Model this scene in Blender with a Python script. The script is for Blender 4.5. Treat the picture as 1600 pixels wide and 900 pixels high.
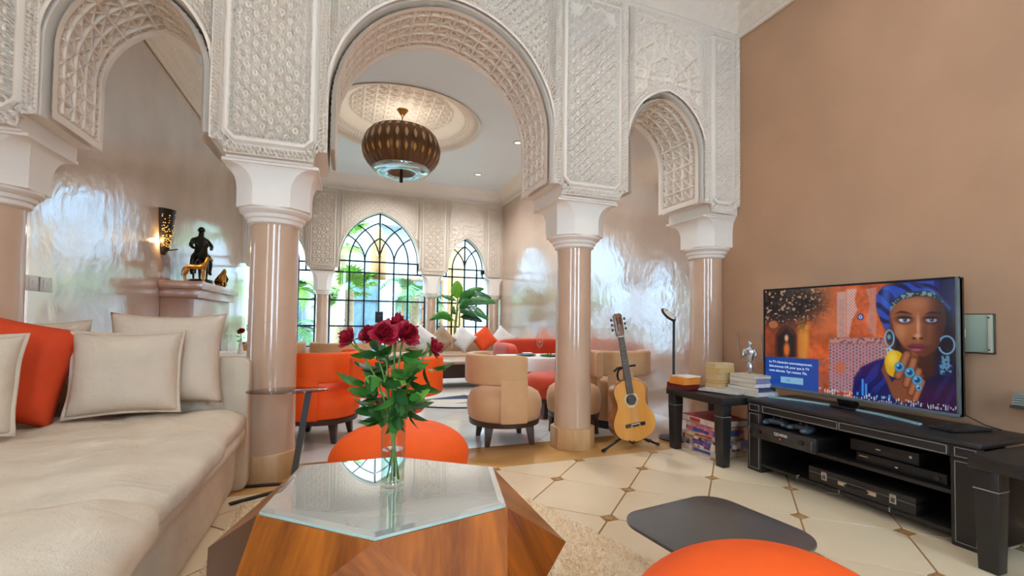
import bpy, bmesh, math, random
import numpy as np
from mathutils import Vector, Matrix
random.seed(7); np.random.seed(7)
SC = bpy.context.scene
for o in list(bpy.data.objects): bpy.data.objects.remove(o)
COL = SC.collection
PI = math.pi
# ------------------------------------------------------------ camera
F_PX, PITCH, ROLL, YAW = 700.0, math.radians(1.6), math.radians(0.75), math.atan2(261, 700)
cam_d = bpy.data.cameras.new('camera'); cam = bpy.data.objects.new('camera', cam_d); COL.objects.link(cam)
cam_d.sensor_fit = 'HORIZONTAL'; cam_d.sensor_width = 36.0; cam_d.lens = F_PX / 1600 * 36
cam_d.shift_y = (481 - 450) / 1600; cam_d.clip_start = 0.02; cam_d.clip_end = 200
_f = Vector((math.sin(YAW) * math.cos(PITCH), math.cos(YAW) * math.cos(PITCH), math.sin(PITCH)))
_r = Vector((math.cos(YAW), -math.sin(YAW), 0)); _u = _r.cross(_f)
_r2 = math.cos(ROLL) * _r + math.sin(ROLL) * _u; _u2 = -math.sin(ROLL) * _r + math.cos(ROLL) * _u
cam.matrix_world = Matrix(((_r2.x, _u2.x, -_f.x, 0), (_r2.y, _u2.y, -_f.y, 0), (_r2.z, _u2.z, -_f.z, 1.0), (0, 0, 0, 1)))
SC.camera = cam
# ------------------------------------------------------------ world, lights, exposure
world = bpy.data.worlds.new('world'); SC.world = world; world.use_nodes = True
_n = world.node_tree.nodes; _l = world.node_tree.links
_bg = _n['Background']; _bg.inputs[0].default_value = (0.52, 0.77, 1.0, 1); _bg.inputs[1].default_value = 22.0
vs = SC.view_settings; SC.display_settings.display_device = 'sRGB'
vs.view_transform = 'Standard'; vs.look = 'None'; vs.exposure = -0.25; vs.gamma = 1.0; vs.use_curve_mapping = False
SC.cycles.max_bounces = 8; SC.cycles.diffuse_bounces = 5; SC.cycles.glossy_bounces = 4; SC.cycles.transmission_bounces = 6
SC.cycles.transparent_max_bounces = 12; SC.cycles.sample_clamp_indirect = 6; SC.cycles.caustics_reflective = False; SC.cycles.caustics_refractive = False
SC.cycles.use_denoising = True
def area(name, loc, aim, sx, sy, power, col):
    d = bpy.data.lights.new(name, 'AREA'); d.shape = 'RECTANGLE'; d.size = sx; d.size_y = sy; d.energy = power; d.color = col
    o = bpy.data.objects.new(name, d); COL.objects.link(o); o.location = loc
    o.rotation_euler = (Vector(aim) - Vector(loc)).to_track_quat('-Z', 'Y').to_euler(); return o
# added warm fill lights at unseen openings in the back and side walls
area('added_back_fill', (-0.3, -2.45, 1.9), (0.6, 3.0, 1.6), 0.6, 2.4, 9, (1.0, 0.90, 0.78))
area('added_back_fill', (2.2, -2.45, 1.9), (1.2, 3.0, 1.6), 0.6, 2.4, 8, (1.0, 0.90, 0.78))
area('added_side_fill', (-2.25, -0.6, 1.9), (2.0, 1.2, 1.5), 0.6, 2.4, 14, (1.0, 0.92, 0.82))
sun_d = bpy.data.lights.new('sun', 'SUN'); sun_d.energy = 2.0; sun_d.angle = 0.05; sun_d.color = (1, 0.95, 0.86)
sun = bpy.data.objects.new('sun', sun_d); COL.objects.link(sun); sun.rotation_euler = (math.radians(38), math.radians(-22), 0)

# ------------------------------------------------------------ helpers
def lin(h):
    if isinstance(h, str):
        h = h.lstrip('#'); h = [int(h[i:i + 2], 16) / 255 for i in (0, 2, 4)]
    return tuple((c / 12.92 if c <= 0.04045 else ((c + 0.055) / 1.055) ** 2.4) for c in h)
MATS = {}
def mat(name, col='#888888', rough=0.5, metal=0.0, var=0.08, vscale=6.0, bump=0.0, bscale=60.0, ior=None, coat=0.0, emit=None, estr=0.0, sheen=0.0, trans=0.0, bdist=0.01, stretch=None, rvar=0.0, bump2=None):
    if name in MATS: return MATS[name]
    m = bpy.data.materials.new(name); m.use_nodes = True; MATS[name] = m
    nt = m.node_tree; N = nt.nodes; L = nt.links; b = N['Principled BSDF']
    c = lin(col); b.inputs['Roughness'].default_value = rough; b.inputs['Metallic'].default_value = metal
    tc = N.new('ShaderNodeTexCoord'); src = tc.outputs['Object']
    if stretch:
        mp = N.new('ShaderNodeMapping'); mp.inputs['Scale'].default_value = stretch; L.new(src, mp.inputs[0]); src = mp.outputs[0]
    nz = N.new('ShaderNodeTexNoise'); nz.inputs['Scale'].default_value = vscale; nz.inputs['Detail'].default_value = 6; L.new(src, nz.inputs['Vector'])
    rp = N.new('ShaderNodeValToRGB'); L.new(nz.outputs['Fac'], rp.inputs[0])
    rp.color_ramp.elements[0].position = 0.3; rp.color_ramp.elements[1].position = 0.72
    rp.color_ramp.elements[0].color = tuple(max(0, x * (1 - var)) for x in c) + (1,)
    rp.color_ramp.elements[1].color = tuple(min(1, x * (1 + var)) for x in c) + (1,)
    L.new(rp.outputs[0], b.inputs['Base Color'])
    if bump:
        n2 = N.new('ShaderNodeTexNoise'); n2.inputs['Scale'].default_value = bscale; n2.inputs['Detail'].default_value = 4; L.new(src, n2.inputs['Vector'])
        bp = N.new('ShaderNodeBump'); bp.inputs['Strength'].default_value = bump; bp.inputs['Distance'].default_value = bdist
        L.new(n2.outputs['Fac'], bp.inputs['Height']); L.new(bp.outputs[0], b.inputs['Normal'])
        if bump2:
            n3 = N.new('ShaderNodeTexNoise'); n3.inputs['Scale'].default_value = bump2[0]; n3.inputs['Detail'].default_value = 3; n3.inputs['Distortion'].default_value = 1.2; L.new(src, n3.inputs['Vector'])
            b2 = N.new('ShaderNodeBump'); b2.inputs['Strength'].default_value = bump2[1]; b2.inputs['Distance'].default_value = bump2[2]; L.new(n3.outputs['Fac'], b2.inputs['Height']); L.new(b2.outputs[0], bp.inputs['Normal'])
    if rvar:
        mr = N.new('ShaderNodeMapRange'); mr.inputs[3].default_value = max(0.02, rough - rvar); mr.inputs[4].default_value = min(1, rough + rvar)
        L.new(nz.outputs['Fac'], mr.inputs[0]); L.new(mr.outputs[0], b.inputs['Roughness'])
    if ior: b.inputs['IOR'].default_value = ior
    if coat: b.inputs['Coat Weight'].default_value = coat; b.inputs['Coat Roughness'].default_value = 0.08
    if sheen: b.inputs['Sheen Weight'].default_value = sheen; b.inputs['Sheen Roughness'].default_value = 0.4
    if trans: b.inputs['Transmission Weight'].default_value = trans
    if emit: b.inputs['Emission Color'].default_value = lin(emit) + (1,); b.inputs['Emission Strength'].default_value = estr
    return m
def wood_mat(name, c1, c2, scale=14.0, rough=0.35, coat=0.3, distort=5.0, along='X', stretch=8.0):
    if name in MATS: return MATS[name]
    m = bpy.data.materials.new(name); m.use_nodes = True; MATS[name] = m
    N = m.node_tree.nodes; L = m.node_tree.links; b = N['Principled BSDF']
    b.inputs['Roughness'].default_value = rough; b.inputs['Coat Weight'].default_value = coat; b.inputs['Coat Roughness'].default_value = 0.15
    tc = N.new('ShaderNodeTexCoord'); mp = N.new('ShaderNodeMapping')
    k = 1.0 / stretch; mp.inputs['Scale'].default_value = (k, 1, 1) if along == 'X' else ((1, k, 1) if along == 'Y' else (1, 1, k))
    L.new(tc.outputs['Object'], mp.inputs[0])
    n0 = N.new('ShaderNodeTexNoise'); n0.inputs['Scale'].default_value = scale; n0.inputs['Detail'].default_value = 5; n0.inputs['Distortion'].default_value = distort * 0.1
    L.new(mp.outputs[0], n0.inputs['Vector'])
    n1 = N.new('ShaderNodeTexNoise'); n1.inputs['Scale'].default_value = scale * 7; n1.inputs['Detail'].default_value = 3; L.new(mp.outputs[0], n1.inputs['Vector'])
    mx = N.new('ShaderNodeMath'); mx.operation = 'MULTIPLY_ADD'; mx.inputs[1].default_value = 0.28; L.new(n1.outputs['Fac'], mx.inputs[0]); L.new(n0.outputs['Fac'], mx.inputs[2])
    rp = N.new('ShaderNodeValToRGB'); L.new(mx.outputs[0], rp.inputs[0])
    rp.color_ramp.elements[0].position = 0.42; rp.color_ramp.elements[1].position = 0.85
    rp.color_ramp.elements[0].color = lin(c1) + (1,); rp.color_ramp.elements[1].color = lin(c2) + (1,)
    L.new(rp.outputs[0], b.inputs['Base Color']); return m
def glass_mat(name, tint=(0.96, 0.98, 0.97), ior=1.5, rough=0.0):
    """thin clear glass: transparent body with a fresnel reflection"""
    if name in MATS: return MATS[name]
    m = bpy.data.materials.new(name); m.use_nodes = True; MATS[name] = m
    N = m.node_tree.nodes; L = m.node_tree.links; N.remove(N['Principled BSDF']); out = N['Material Output']
    t = N.new('ShaderNodeBsdfTransparent'); t.inputs[0].default_value = tint + (1,)
    g = N.new('ShaderNodeBsdfGlossy'); g.inputs['Roughness'].default_value = rough
    lw = N.new('ShaderNodeLayerWeight'); lw.inputs[0].default_value = 0.5; pw = N.new('ShaderNodeMath'); pw.operation = 'POWER'; pw.inputs[1].default_value = 4.0; L.new(lw.outputs['Facing'], pw.inputs[0]); fr = N.new('ShaderNodeMath'); fr.operation = 'MULTIPLY_ADD'; fr.inputs[1].default_value = 0.7; fr.inputs[2].default_value = ((ior - 1) / (ior + 1)) ** 2; L.new(pw.outputs[0], fr.inputs[0])
    mx = N.new('ShaderNodeMixShader'); L.new(fr.outputs[0], mx.inputs[0]); L.new(t.outputs[0], mx.inputs[1]); L.new(g.outputs[0], mx.inputs[2]); L.new(mx.outputs[0], out.inputs[0])
    return m
def emit_mat(name, col, s):
    if name in MATS: return MATS[name]
    m = bpy.data.materials.new(name); m.use_nodes = True; MATS[name] = m
    N = m.node_tree.nodes; L = m.node_tree.links; N.remove(N['Principled BSDF'])
    e = N.new('ShaderNodeEmission'); e.inputs[0].default_value = lin(col) + (1,); e.inputs[1].default_value = s
    L.new(e.outputs[0], N['Material Output'].inputs[0]); return m

class MB:
    def __init__(s): s.v = []; s.f = []
    def add(s, v, f):
        k = len(s.v); s.v += [tuple(map(float, p)) for p in v]; s.f += [tuple(i + k for i in q) for q in f]; return s
    def box(s, x0, x1, y0, y1, z0, z1, R=None, T=None):
        v = [(x, y, z) for z in (z0, z1) for y in (y0, y1) for x in (x0, x1)]
        if R is not None: v = [tuple(R @ Vector(p)) for p in v]
        if T is not None: v = [tuple(Vector(p) + Vector(T)) for p in v]
        return s.add(v, [(0, 2, 3, 1), (4, 5, 7, 6), (0, 1, 5, 4), (2, 6, 7, 3), (0, 4, 6, 2), (1, 3, 7, 5)])
    def rings(s, rs, cap0=True, cap1=True, closed=True):
        """loft through equal-length rings"""
        n = len(rs[0]); k = len(s.v)
        for r in rs: s.v += [tuple(map(float, p)) for p in r]
        m = n if closed else n - 1
        for a in range(len(rs) - 1):
            for i in range(m):
                j = (i + 1) % n; s.f.append((k + a * n + i, k + a * n + j, k + (a + 1) * n + j, k + (a + 1) * n + i))
        if cap0: s.f.append(tuple(k + i for i in reversed(range(n))))
        if cap1: s.f.append(tuple(k + (len(rs) - 1) * n + i for i in range(n)))
        return s
    def lathe(s, prof, n=24, c=(0, 0, 0), cap=True, sx=1.0, sy=1.0, ph=0.0):
        rs = [[(c[0] + r * sx * math.cos(2 * PI * i / n + ph), c[1] + r * sy * math.sin(2 * PI * i / n + ph), c[2] + z) for i in range(n)] for r, z in prof]
        return s.rings(rs, cap, cap)
    def tube(s, pts, r, n=8, cap=True):
        pts = [Vector(p) for p in pts]; m = len(pts); rr = r if hasattr(r, '__len__') else [r] * m
        rs = []; ref = None
        for i in range(m):
            t = (pts[min(i + 1, m - 1)] - pts[max(i - 1, 0)]).normalized()
            if ref is None:
                ref = Vector((0, 0, 1)) if abs(t.z) < 0.9 else Vector((1, 0, 0))
            a = ref - t * ref.dot(t)
            if a.length < 1e-6: a = t.orthogonal()
            a.normalize(); b = t.cross(a); ref = a
            rs.append([pts[i] + (a * math.cos(2 * PI * k / n) + b * math.sin(2 * PI * k / n)) * rr[i] for k in range(n)])
        return s.rings(rs, cap, cap)
    def bar(s, p0, p1, w, h, up=(0, 0, 1)):
        p0 = Vector(p0); p1 = Vector(p1); t = (p1 - p0).normalized(); u = Vector(up); u = (u - t * u.dot(t))
        if u.length < 1e-6: u = t.orthogonal()
        u.normalize(); a = t.cross(u)
        q = [(-w / 2, -h / 2), (w / 2, -h / 2), (w / 2, h / 2), (-w / 2, h / 2)]
        return s.rings([[p + a * x + u * y for x, y in q] for p in (p0, p1)])
    def prism(s, poly, a0, a1, axis='z'):
        f = {'z': lambda x, y, h: (x, y, h), 'y': lambda x, y, h: (x, h, y), 'x': lambda x, y, h: (h, x, y)}[axis]
        return s.rings([[f(x, y, h) for x, y in poly] for h in (a0, a1)])
    def build(s, name, m, parent=None, smooth=False, bevel=0.0, seg=2, subd=0, loc=None, rot=None, angle=None):
        me = bpy.data.meshes.new(name); me.from_pydata(s.v, [], s.f)
        bm = bmesh.new(); bm.from_mesh(me); bmesh.ops.remove_doubles(bm, verts=bm.verts, dist=1e-5)
        bmesh.ops.recalc_face_normals(bm, faces=bm.faces)
        if bevel: bmesh.ops.bevel(bm, geom=[e for e in bm.edges if len(e.link_faces) == 2 and e.calc_face_angle(0) > 0.5], offset=bevel, segments=seg, profile=0.5, affect='EDGES', clamp_overlap=True)
        bm.to_mesh(me); bm.free()
        if smooth:
            me.polygons.foreach_set('use_smooth', [True] * len(me.polygons))
            if angle is not None: me.set_sharp_from_angle(angle=math.radians(angle))
        elif bevel:
            me.polygons.foreach_set('use_smooth', [True] * len(me.polygons)); me.set_sharp_from_angle(angle=math.radians(35))
        if m is not None: me.materials.append(m)
        o = bpy.data.objects.new(name, me); COL.objects.link(o)
        if parent is not None: o.parent = parent
        if loc is not None: o.location = loc
        if rot is not None: o.rotation_euler = rot
        if subd:
            md = o.modifiers.new('subdivision', 'SUBSURF'); md.levels = subd; md.render_levels = subd
        return o
def gridmesh(name, P, m, parent=None, smooth=True, closeu=False):
    """mesh from an (nv,nu,3) array of points"""
    nv, nu = P.shape[:2]; idx = np.arange(nv * nu).reshape(nv, nu)
    if closeu: idx = np.concatenate([idx, idx[:, :1]], 1)
    q = np.stack([idx[:-1, :-1], idx[:-1, 1:], idx[1:, 1:], idx[1:, :-1]], -1).reshape(-1, 4)
    me = bpy.data.meshes.new(name); me.vertices.add(nv * nu); me.vertices.foreach_set('co', P.reshape(-1).astype(np.float32))
    me.loops.add(q.size); me.loops.foreach_set('vertex_index', q.reshape(-1).astype(np.int32))
    me.polygons.add(len(q)); me.polygons.foreach_set('loop_start', (np.arange(len(q)) * 4).astype(np.int32))
    me.update(calc_edges=True); me.validate()
    if smooth: me.polygons.foreach_set('use_smooth', np.ones(len(me.polygons), bool))
    if m is not None: me.materials.append(m)
    o = bpy.data.objects.new(name, me); COL.objects.link(o)
    if parent is not None: o.parent = parent
    return o
def tag(o, label, cat, group=None, kind=None):
    o['label'] = label; o['category'] = cat
    if group: o['group'] = group
    if kind: o['kind'] = kind
    return o
def thing(name, label, cat, loc=(0, 0, 0), rz=0.0, group=None):
    o = bpy.data.objects.new(name, None); o.empty_display_size = 0.1; COL.objects.link(o); o.location = loc; o.rotation_euler = (0, 0, rz)
    return tag(o, label, cat, group)
def struct(o, label=None, cat=None):
    o['kind'] = 'structure'
    if label: o['label'] = label
    if cat: o['category'] = cat
    return o
def empty_struct(name, label, cat):
    o = bpy.data.objects.new(name, None); COL.objects.link(o); return struct(o, label, cat)
def dup(o, parent=None, loc=None, rz=None, label=None):
    c = o.copy(); COL.objects.link(c); c.parent = parent
    if loc is not None: c.location = loc
    if rz is not None: c.rotation_euler = (0, 0, rz)
    if label: c['label'] = label
    for ch in list(o.children): dup(ch, c)
    return c
def text_obj(s, size, m, parent, mw, name='lettering', align='LEFT', bold=0.0):
    cu = bpy.data.curves.new(name, 'FONT'); cu.body = s; cu.size = size; cu.align_x = align; cu.offset = bold; cu.resolution_u = 2; cu.fill_mode = 'FRONT'
    t = bpy.data.objects.new(name + '_tmp', cu); COL.objects.link(t)
    dg = bpy.context.evaluated_depsgraph_get(); me = bpy.data.meshes.new_from_object(t.evaluated_get(dg))
    bpy.data.objects.remove(t); me.materials.clear(); me.materials.append(m)
    o = bpy.data.objects.new(name, me); COL.objects.link(o); o.matrix_local = mw
    if parent is not None: o.parent = parent; o.matrix_local = mw
    return o
# ------------------------------------------------------------ materials of the place
STUCCO = mat('carved_white_stucco', '#ede0d0', 0.75, var=0.03, vscale=3)
WHITE = mat('white_plaster', '#efe7dc', 0.6, var=0.02, vscale=3)
CEIL = mat('ceiling_plaster', '#e6eef2', 0.7, var=0.015, vscale=2)
TAN = mat('tan_tadelakt_wall', '#bb9272', 0.62, var=0.10, vscale=1.6, bump=0.12, bscale=9, bdist=0.02)
POL = mat('polished_tadelakt_wall', '#c6ab98', 0.14, var=0.10, vscale=1.8, bump=0.45, bscale=7, bdist=0.010, ior=4.2, rvar=0.09)
SHAFT = mat('polished_tan_column', '#c9a78c', 0.14, var=0.07, vscale=3, bump=0.06, bscale=6, ior=1.7)
PLINTH = wood_mat('honey_plinth', '#b98e5c', '#d0a878', 5, 0.35, 0.2, along='Z', stretch=5)
STONE = mat('threshold_stone', '#c8995c', 0.20, var=0.10, vscale=3, stretch=(0.6, 3, 1), ior=1.6)
TILE = mat('cream_floor_tile', '#f0dcba', 0.25, var=0.04, vscale=2.5, ior=1.5)
DOT = mat('ochre_tile_inset', '#b08650', 0.35, var=0.12, vscale=14)
GROUT = mat('sand_grout', '#a37f52', 0.9, var=0.1, vscale=20)
MARB = mat('pale_marble_tile', '#e2e1dd', 0.10, var=0.09, vscale=2.2, ior=1.7)
GROUT2 = mat('grey_grout', '#a9a69e', 0.8)
IRON = mat('dark_green_iron', '#1c2c2e', 0.4, metal=0.3)
PANE = glass_mat('window_glass', (0.98, 0.99, 1.0))
XR, XL = 3.205, -1.76
ZC = 3.75; ZK = 3.53
YF, YB = 2.97, 3.485
YW = 9.25
# ------------------------------------------------------------ relief patterns (heights in metres)
def sst(a, b, x): t = np.clip((x - a) / (b - a), 0, 1); return t * t * (3 - 2 * t)
def lattice(u, v, p):
    a = (u + v) / p; b = (u - v) / p
    s = np.abs(np.sin(PI * (a + 0.035 * np.sin(4 * PI * b)))); t = np.abs(np.sin(PI * (b + 0.035 * np.sin(4 * PI * a))))
    ridge = np.maximum(sst(0.26, 0.14, s), sst(0.26, 0.14, t))
    petal = sst(0.42, 0.62, s * t) * 0.8 * (1 - 0.9 * sst(0.93, 0.985, s * t))
    return np.maximum(ridge, petal)
def braid(s, w, k):
    """w in -1..1 across the band"""
    a = np.sin(k * s); r = np.maximum(sst(0.42, 0.12, np.abs(w - 0.62 * a)), sst(0.42, 0.12, np.abs(w + 0.62 * a)))
    return np.maximum(r, sst(0.80, 0.92, np.abs(w)))
def star(u, v, p):
    """straight strapwork: four families of bands crossing into eight-pointed stars"""
    h = 0
    for k in range(4):
        th = k * PI / 4; q = p if k % 2 == 0 else p / math.sqrt(2); d = np.abs(np.sin(PI * (u * math.cos(th) + v * math.sin(th)) / q + PI * (0.5 if k % 2 == 0 else 0.0)))
        h = np.maximum(h, sst(0.34, 0.18, d) * (1.0 if k % 2 == 0 else 0.85))
    c = np.cos(2 * PI * u / p) * np.cos(2 * PI * v / p)
    return np.maximum(h, 0.7 * sst(0.55, 0.8, c))
def arch_z(x, xc, hw, zs, rise):
    d0 = (rise ** 2 - hw ** 2) / (2 * hw); R = hw + d0
    return zs + np.sqrt(np.maximum(0, R * R - (np.abs(x - xc) + d0) ** 2))
def arch_path(xc, hw, zs, rise, zb, n=48):
    d0 = (rise ** 2 - hw ** 2) / (2 * hw); R = hw + d0; a1 = math.acos(d0 / R)
    right = [(xc - d0 + R * math.cos(a), zs + R * math.sin(a)) for a in np.linspace(0, a1, n)]
    left = [(2 * xc - x, z) for x, z in reversed(right)]
    jl = [(xc + hw, z) for z in np.linspace(zb, zs, 14)[:-1]]
    return np.array(jl + right + left[1:] + [(xc - hw, z) for z in np.linspace(zs, zb, 14)[1:]])
def carved_panel(x0, x1, yf, zb, zt, res, parent, p=0.088, lobed=False, depth=0.046):
    xs = np.linspace(x0, x1, max(8, int((x1 - x0) / res)) + 1); xd = np.minimum(xs - x0, x1 - xs)
    c = 0.075; zlow = zb + np.where(xd < c, c - np.sqrt(np.maximum(0, c * c - (c - xd) ** 2)) * 0.0 - xd * (0.0 if False else 1.0), 0.0)
    zlow = zb + np.where(xd < c, np.sqrt(np.maximum(0, c * c - xd ** 2)) * 1.0, 0.0)
    nz = int((zt - zb) / res) + 1; t = np.linspace(0, 1, nz)[:, None]
    X = np.broadcast_to(xs, (nz, len(xs))); Z = zlow + (zt - zlow) * t
    dx = np.minimum(X - x0, x1 - X); dz = np.minimum(Z - zb, zt - Z)
    dch = (dx + (Z - zb) - c * 1.25) / 1.414
    d = np.minimum(np.minimum(dx, dz), dch); s = np.where(dx < np.minimum(dz, dch), Z, X)
    h = np.full(X.shape, 0.55)
    b1 = (d > 0.006) & (d < 0.060); h = np.where(b1, braid(s, (d - 0.033) / 0.027, 130), h)
    h = np.where((d >= 0.060) & (d < 0.074), -0.6, h); h = np.where((d >= 0.074) & (d < 0.094), 0.9, h)
    b2 = (d >= 0.094) & (d < 0.128); h = np.where(b2, braid(s, (d - 0.111) / 0.017, 190), h)
    xc = (x0 + x1) / 2
    lat = lattice(X - xc, Z, p)
    if lobed:
        tt = np.abs(X - xc) / ((x1 - x0) / 2); zl = zt - 0.16 - 0.26 * tt ** 1.6 - 0.025 * np.cos(tt * 16)
        lat = np.where(Z > zl + 0.03, 0.5, np.where(Z > zl, 1.2, lat))
    h = np.where(d >= 0.128, lat, h)
    P = np.stack([X, yf - depth * h, Z], -1)
    return gridmesh('carved_panel', P, STUCCO, parent)
def spandrel(xc, hw, zs, rise, yf, zt, res, parent, kind, depth=0.042, lp=0.066):
    n = int(2 * hw / res); xs = xc - hw * np.cos(np.linspace(0.0, PI, int(n * 1.25))); nz = max(10, int((zt - zs) / res * 0.8))
    za = arch_z(xs, xc, hw, zs, rise); t = np.linspace(0, 1, nz)[:, None] ** 1.0
    X = np.broadcast_to(xs, (nz, len(xs))); Z = za + (zt - za) * t
    d0 = (rise ** 2 - hw ** 2) / (2 * hw); R = hw + d0
    d = np.hypot(np.abs(X - xc) + d0, Z - zs) - R; ang = np.arctan2(Z - zs, X - xc)
    ds = np.minimum(hw - np.abs(X - xc), zt - Z)
    if kind == 'lattice': h = lattice(X - xc, Z, lp) * 0.9
    else:
        rr = np.hypot(X - xc, Z - zs - rise - 0.06); th = np.arctan2(Z - zs - rise - 0.06, X - xc)
        ray = sst(0.35, 0.1, np.abs(np.sin(th * 8)) * np.minimum(1, rr / 0.12)) * (rr < 0.42)
        rings = sst(0.4, 0.15, np.abs(np.sin(rr * 22 + 1.4 * np.sign(np.sin(th * 8)))))
        h = np.maximum(np.maximum(ray, rings * 0.9), 0.55 * star(X - xc, Z, 0.09)); h = np.where(rr < 0.05, 1.0, h)
    sd = np.where(hw - np.abs(X - xc) < zt - Z, Z, X)
    h = np.where(ds < 0.045, braid(sd, (ds - 0.0225) / 0.0225, 150), h); h = np.where((ds >= 0.045) & (ds < 0.058), 0.1, h)
    h = np.where(d < 0.075, braid(ang * R, (d - 0.045) / 0.030, 120), h); h = np.where(d < 0.014, 0.9, h)
    P = np.stack([X, yf - depth * h, Z], -1)
    return gridmesh('carved_spandrel', P, STUCCO, parent)
def soffit(xc, hw, zs, rise, y0, y1, zb, res, parent, depth=0.034):
    path = arch_path(xc, hw, zs, rise, zb); seg = np.hypot(*np.diff(path, axis=0).T); L = np.concatenate([[0], np.cumsum(seg)])
    ns = int(L[-1] / res); s = np.linspace(0, L[-1], ns); px = np.interp(s, L, path[:, 0]); pz = np.interp(s, L, path[:, 1])
    tx = np.gradient(px); tz = np.gradient(pz); ln = np.hypot(tx, tz); nx, nz = -tz / ln, tx / ln
    ys = np.linspace(y0, y1, int((y1 - y0) / res)); Y = np.broadcast_to(ys, (ns, len(ys))); Sg = np.broadcast_to(s[:, None], Y.shape)
    e = np.minimum(np.minimum(Y - y0, y1 - Y), np.minimum(Sg, L[-1] - Sg))
    h = np.where(e < 0.045, 1.0, np.where(e < 0.058, 0.2, star(Sg, Y - y0 - 0.5 * (y1 - y0), 0.105))) + 0.35
    P = np.stack([px[:, None] + nx[:, None] * depth * h, Y, pz[:, None] + nz[:, None] * depth * h], -1)
    return gridmesh('carved_soffit', P, STUCCO, parent)
def arcade_core(name, label, arches, yf, yb, x0, x1, zb, zt):
    mb = MB(); cur = x0
    for xc, hw, zs, rise in arches:
        mb.box(cur, xc - hw, yf + 0.002, yb, zb + 0.078, zt); mb.box(cur + 0.078, xc - hw - 0.078, yf + 0.002, yb, zb, zb + 0.079)
        xs = xc - hw * np.cos(np.linspace(0, PI, 41)); za = arch_z(xs, xc, hw, zs, rise)
        for i in range(40):
            a, b = xs[i], xs[i + 1]
            mb.add([(a, yf + .002, za[i]), (b, yf + .002, za[i + 1]), (b, yf + .002, zt), (a, yf + .002, zt), (a, yb, za[i]), (b, yb, za[i + 1]), (b, yb, zt), (a, yb, zt)],
                   [(0, 1, 2, 3), (4, 7, 6, 5), (0, 4, 5, 1), (3, 2, 6, 7)])
        cur = xc + hw
    mb.box(cur, x1, yf + 0.002, yb, zb + 0.078, zt); mb.box(cur + 0.078, x1, yf + 0.002, yb, zb, zb + 0.079)
    o = mb.build(name, WHITE); return struct(o, label, 'wall')
# ------------------------------------------------------------ arcade between the two rooms
XM = 0.643
ARCHES = [(-1.1125, 0.3695, 2.40, 0.484), (XM, 0.768, 2.368, 0.80), (2.4355, 0.3825, 2.42, 0.464)]
arc = arcade_core('wall_arcade', 'white carved stucco arcade wall with three pointed arches', ARCHES, YF, YB, -2.3, XR, 1.94, ZC)
carved_panel(-2.10, -1.482, YF, 1.94, ZK, 0.006, arc)
carved_panel(-0.743, -0.125, YF, 1.94, ZK, 0.005, arc)
carved_panel(1.411, 2.053, YF, 1.94, ZK, 0.005, arc, lobed=True)
carved_panel(2.818, XR, YF, 1.94, ZK, 0.005, arc, lobed=True)
for i, a in enumerate(ARCHES):
    spandrel(*a, YF, ZK, 0.005, arc, 'lattice' if i == 1 else 'rays')
    soffit(*a, YF, YB, 2.015, 0.006, arc)
def moulding(name, prof, p0, p1, m, parent, inward, carve=None):
    """straight cornice: profile of (out, z) swept from p0 to p1; inward = unit vector away from the wall"""
    L = math.dist(p0, p1); n = max(2, int(L / 0.02)) if carve else 2
    o = np.array([q[0] for q in prof]); z = np.array([q[1] for q in prof]); t = np.linspace(0, 1, n)
    if carve:
        k = 26; a = np.linspace(0, 1, k); ll = np.concatenate([[0], np.cumsum(np.hypot(np.diff(o), np.diff(z)))]); ll /= ll[-1]
        o = np.interp(a, ll, o); z = np.interp(a, ll, z); uu = a * carve; S = (t * L)[:, None]
        h = np.where((a > .18) & (a < .82), star(S, uu[None, :] * 1.0, 0.10), 0.6) * 0.010
    else: h = np.zeros((n, len(o)))
    P = np.zeros((n, len(o), 3))
    for k_ in range(2): P[..., k_] = p0[k_] + (p1[k_] - p0[k_]) * t[:, None] + inward[k_] * (o[None, :] + h)
    P[..., 2] = z[None, :] - h
    g = gridmesh(name, P, m, parent, smooth=bool(carve)); return g
CORN = [(0.0, ZK - 0.03), (0.03, ZK - 0.03), (0.035, ZK), (0.02, ZK + 0.005), (0.10, ZK + 0.12), (0.19, ZK + 0.19), (0.20, ZK + 0.20), (0.215, ZC)]
struct(moulding('trim_1', CORN, (-2.2, YF), (XR, YF), STUCCO, None, (0, -1), 0.3), 'carved white cornice running along the top of the arcade', 'cornice')
struct(moulding('trim_2', CORN, (XR, YF), (XR, -2.5), STUCCO, None, (-1, 0), 0.3), 'carved white cornice along the tan wall above the television', 'cornice')
struct(moulding('trim_3', CORN, (XL, YW), (XL, YB), STUCCO, None, (1, 0), 0.3), 'carved white cornice on the wall above the fireplace', 'cornice')
struct(moulding('trim_4', CORN, (XR, YB), (XR, YW), STUCCO, None, (-1, 0)), 'plain white cornice on the side wall of the far room', 'cornice')
struct(moulding('trim_5', CORN, (XR, YW), (XL, YW), WHITE, None, (0, -1)), 'plain white cornice above the garden windows', 'cornice')
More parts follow.
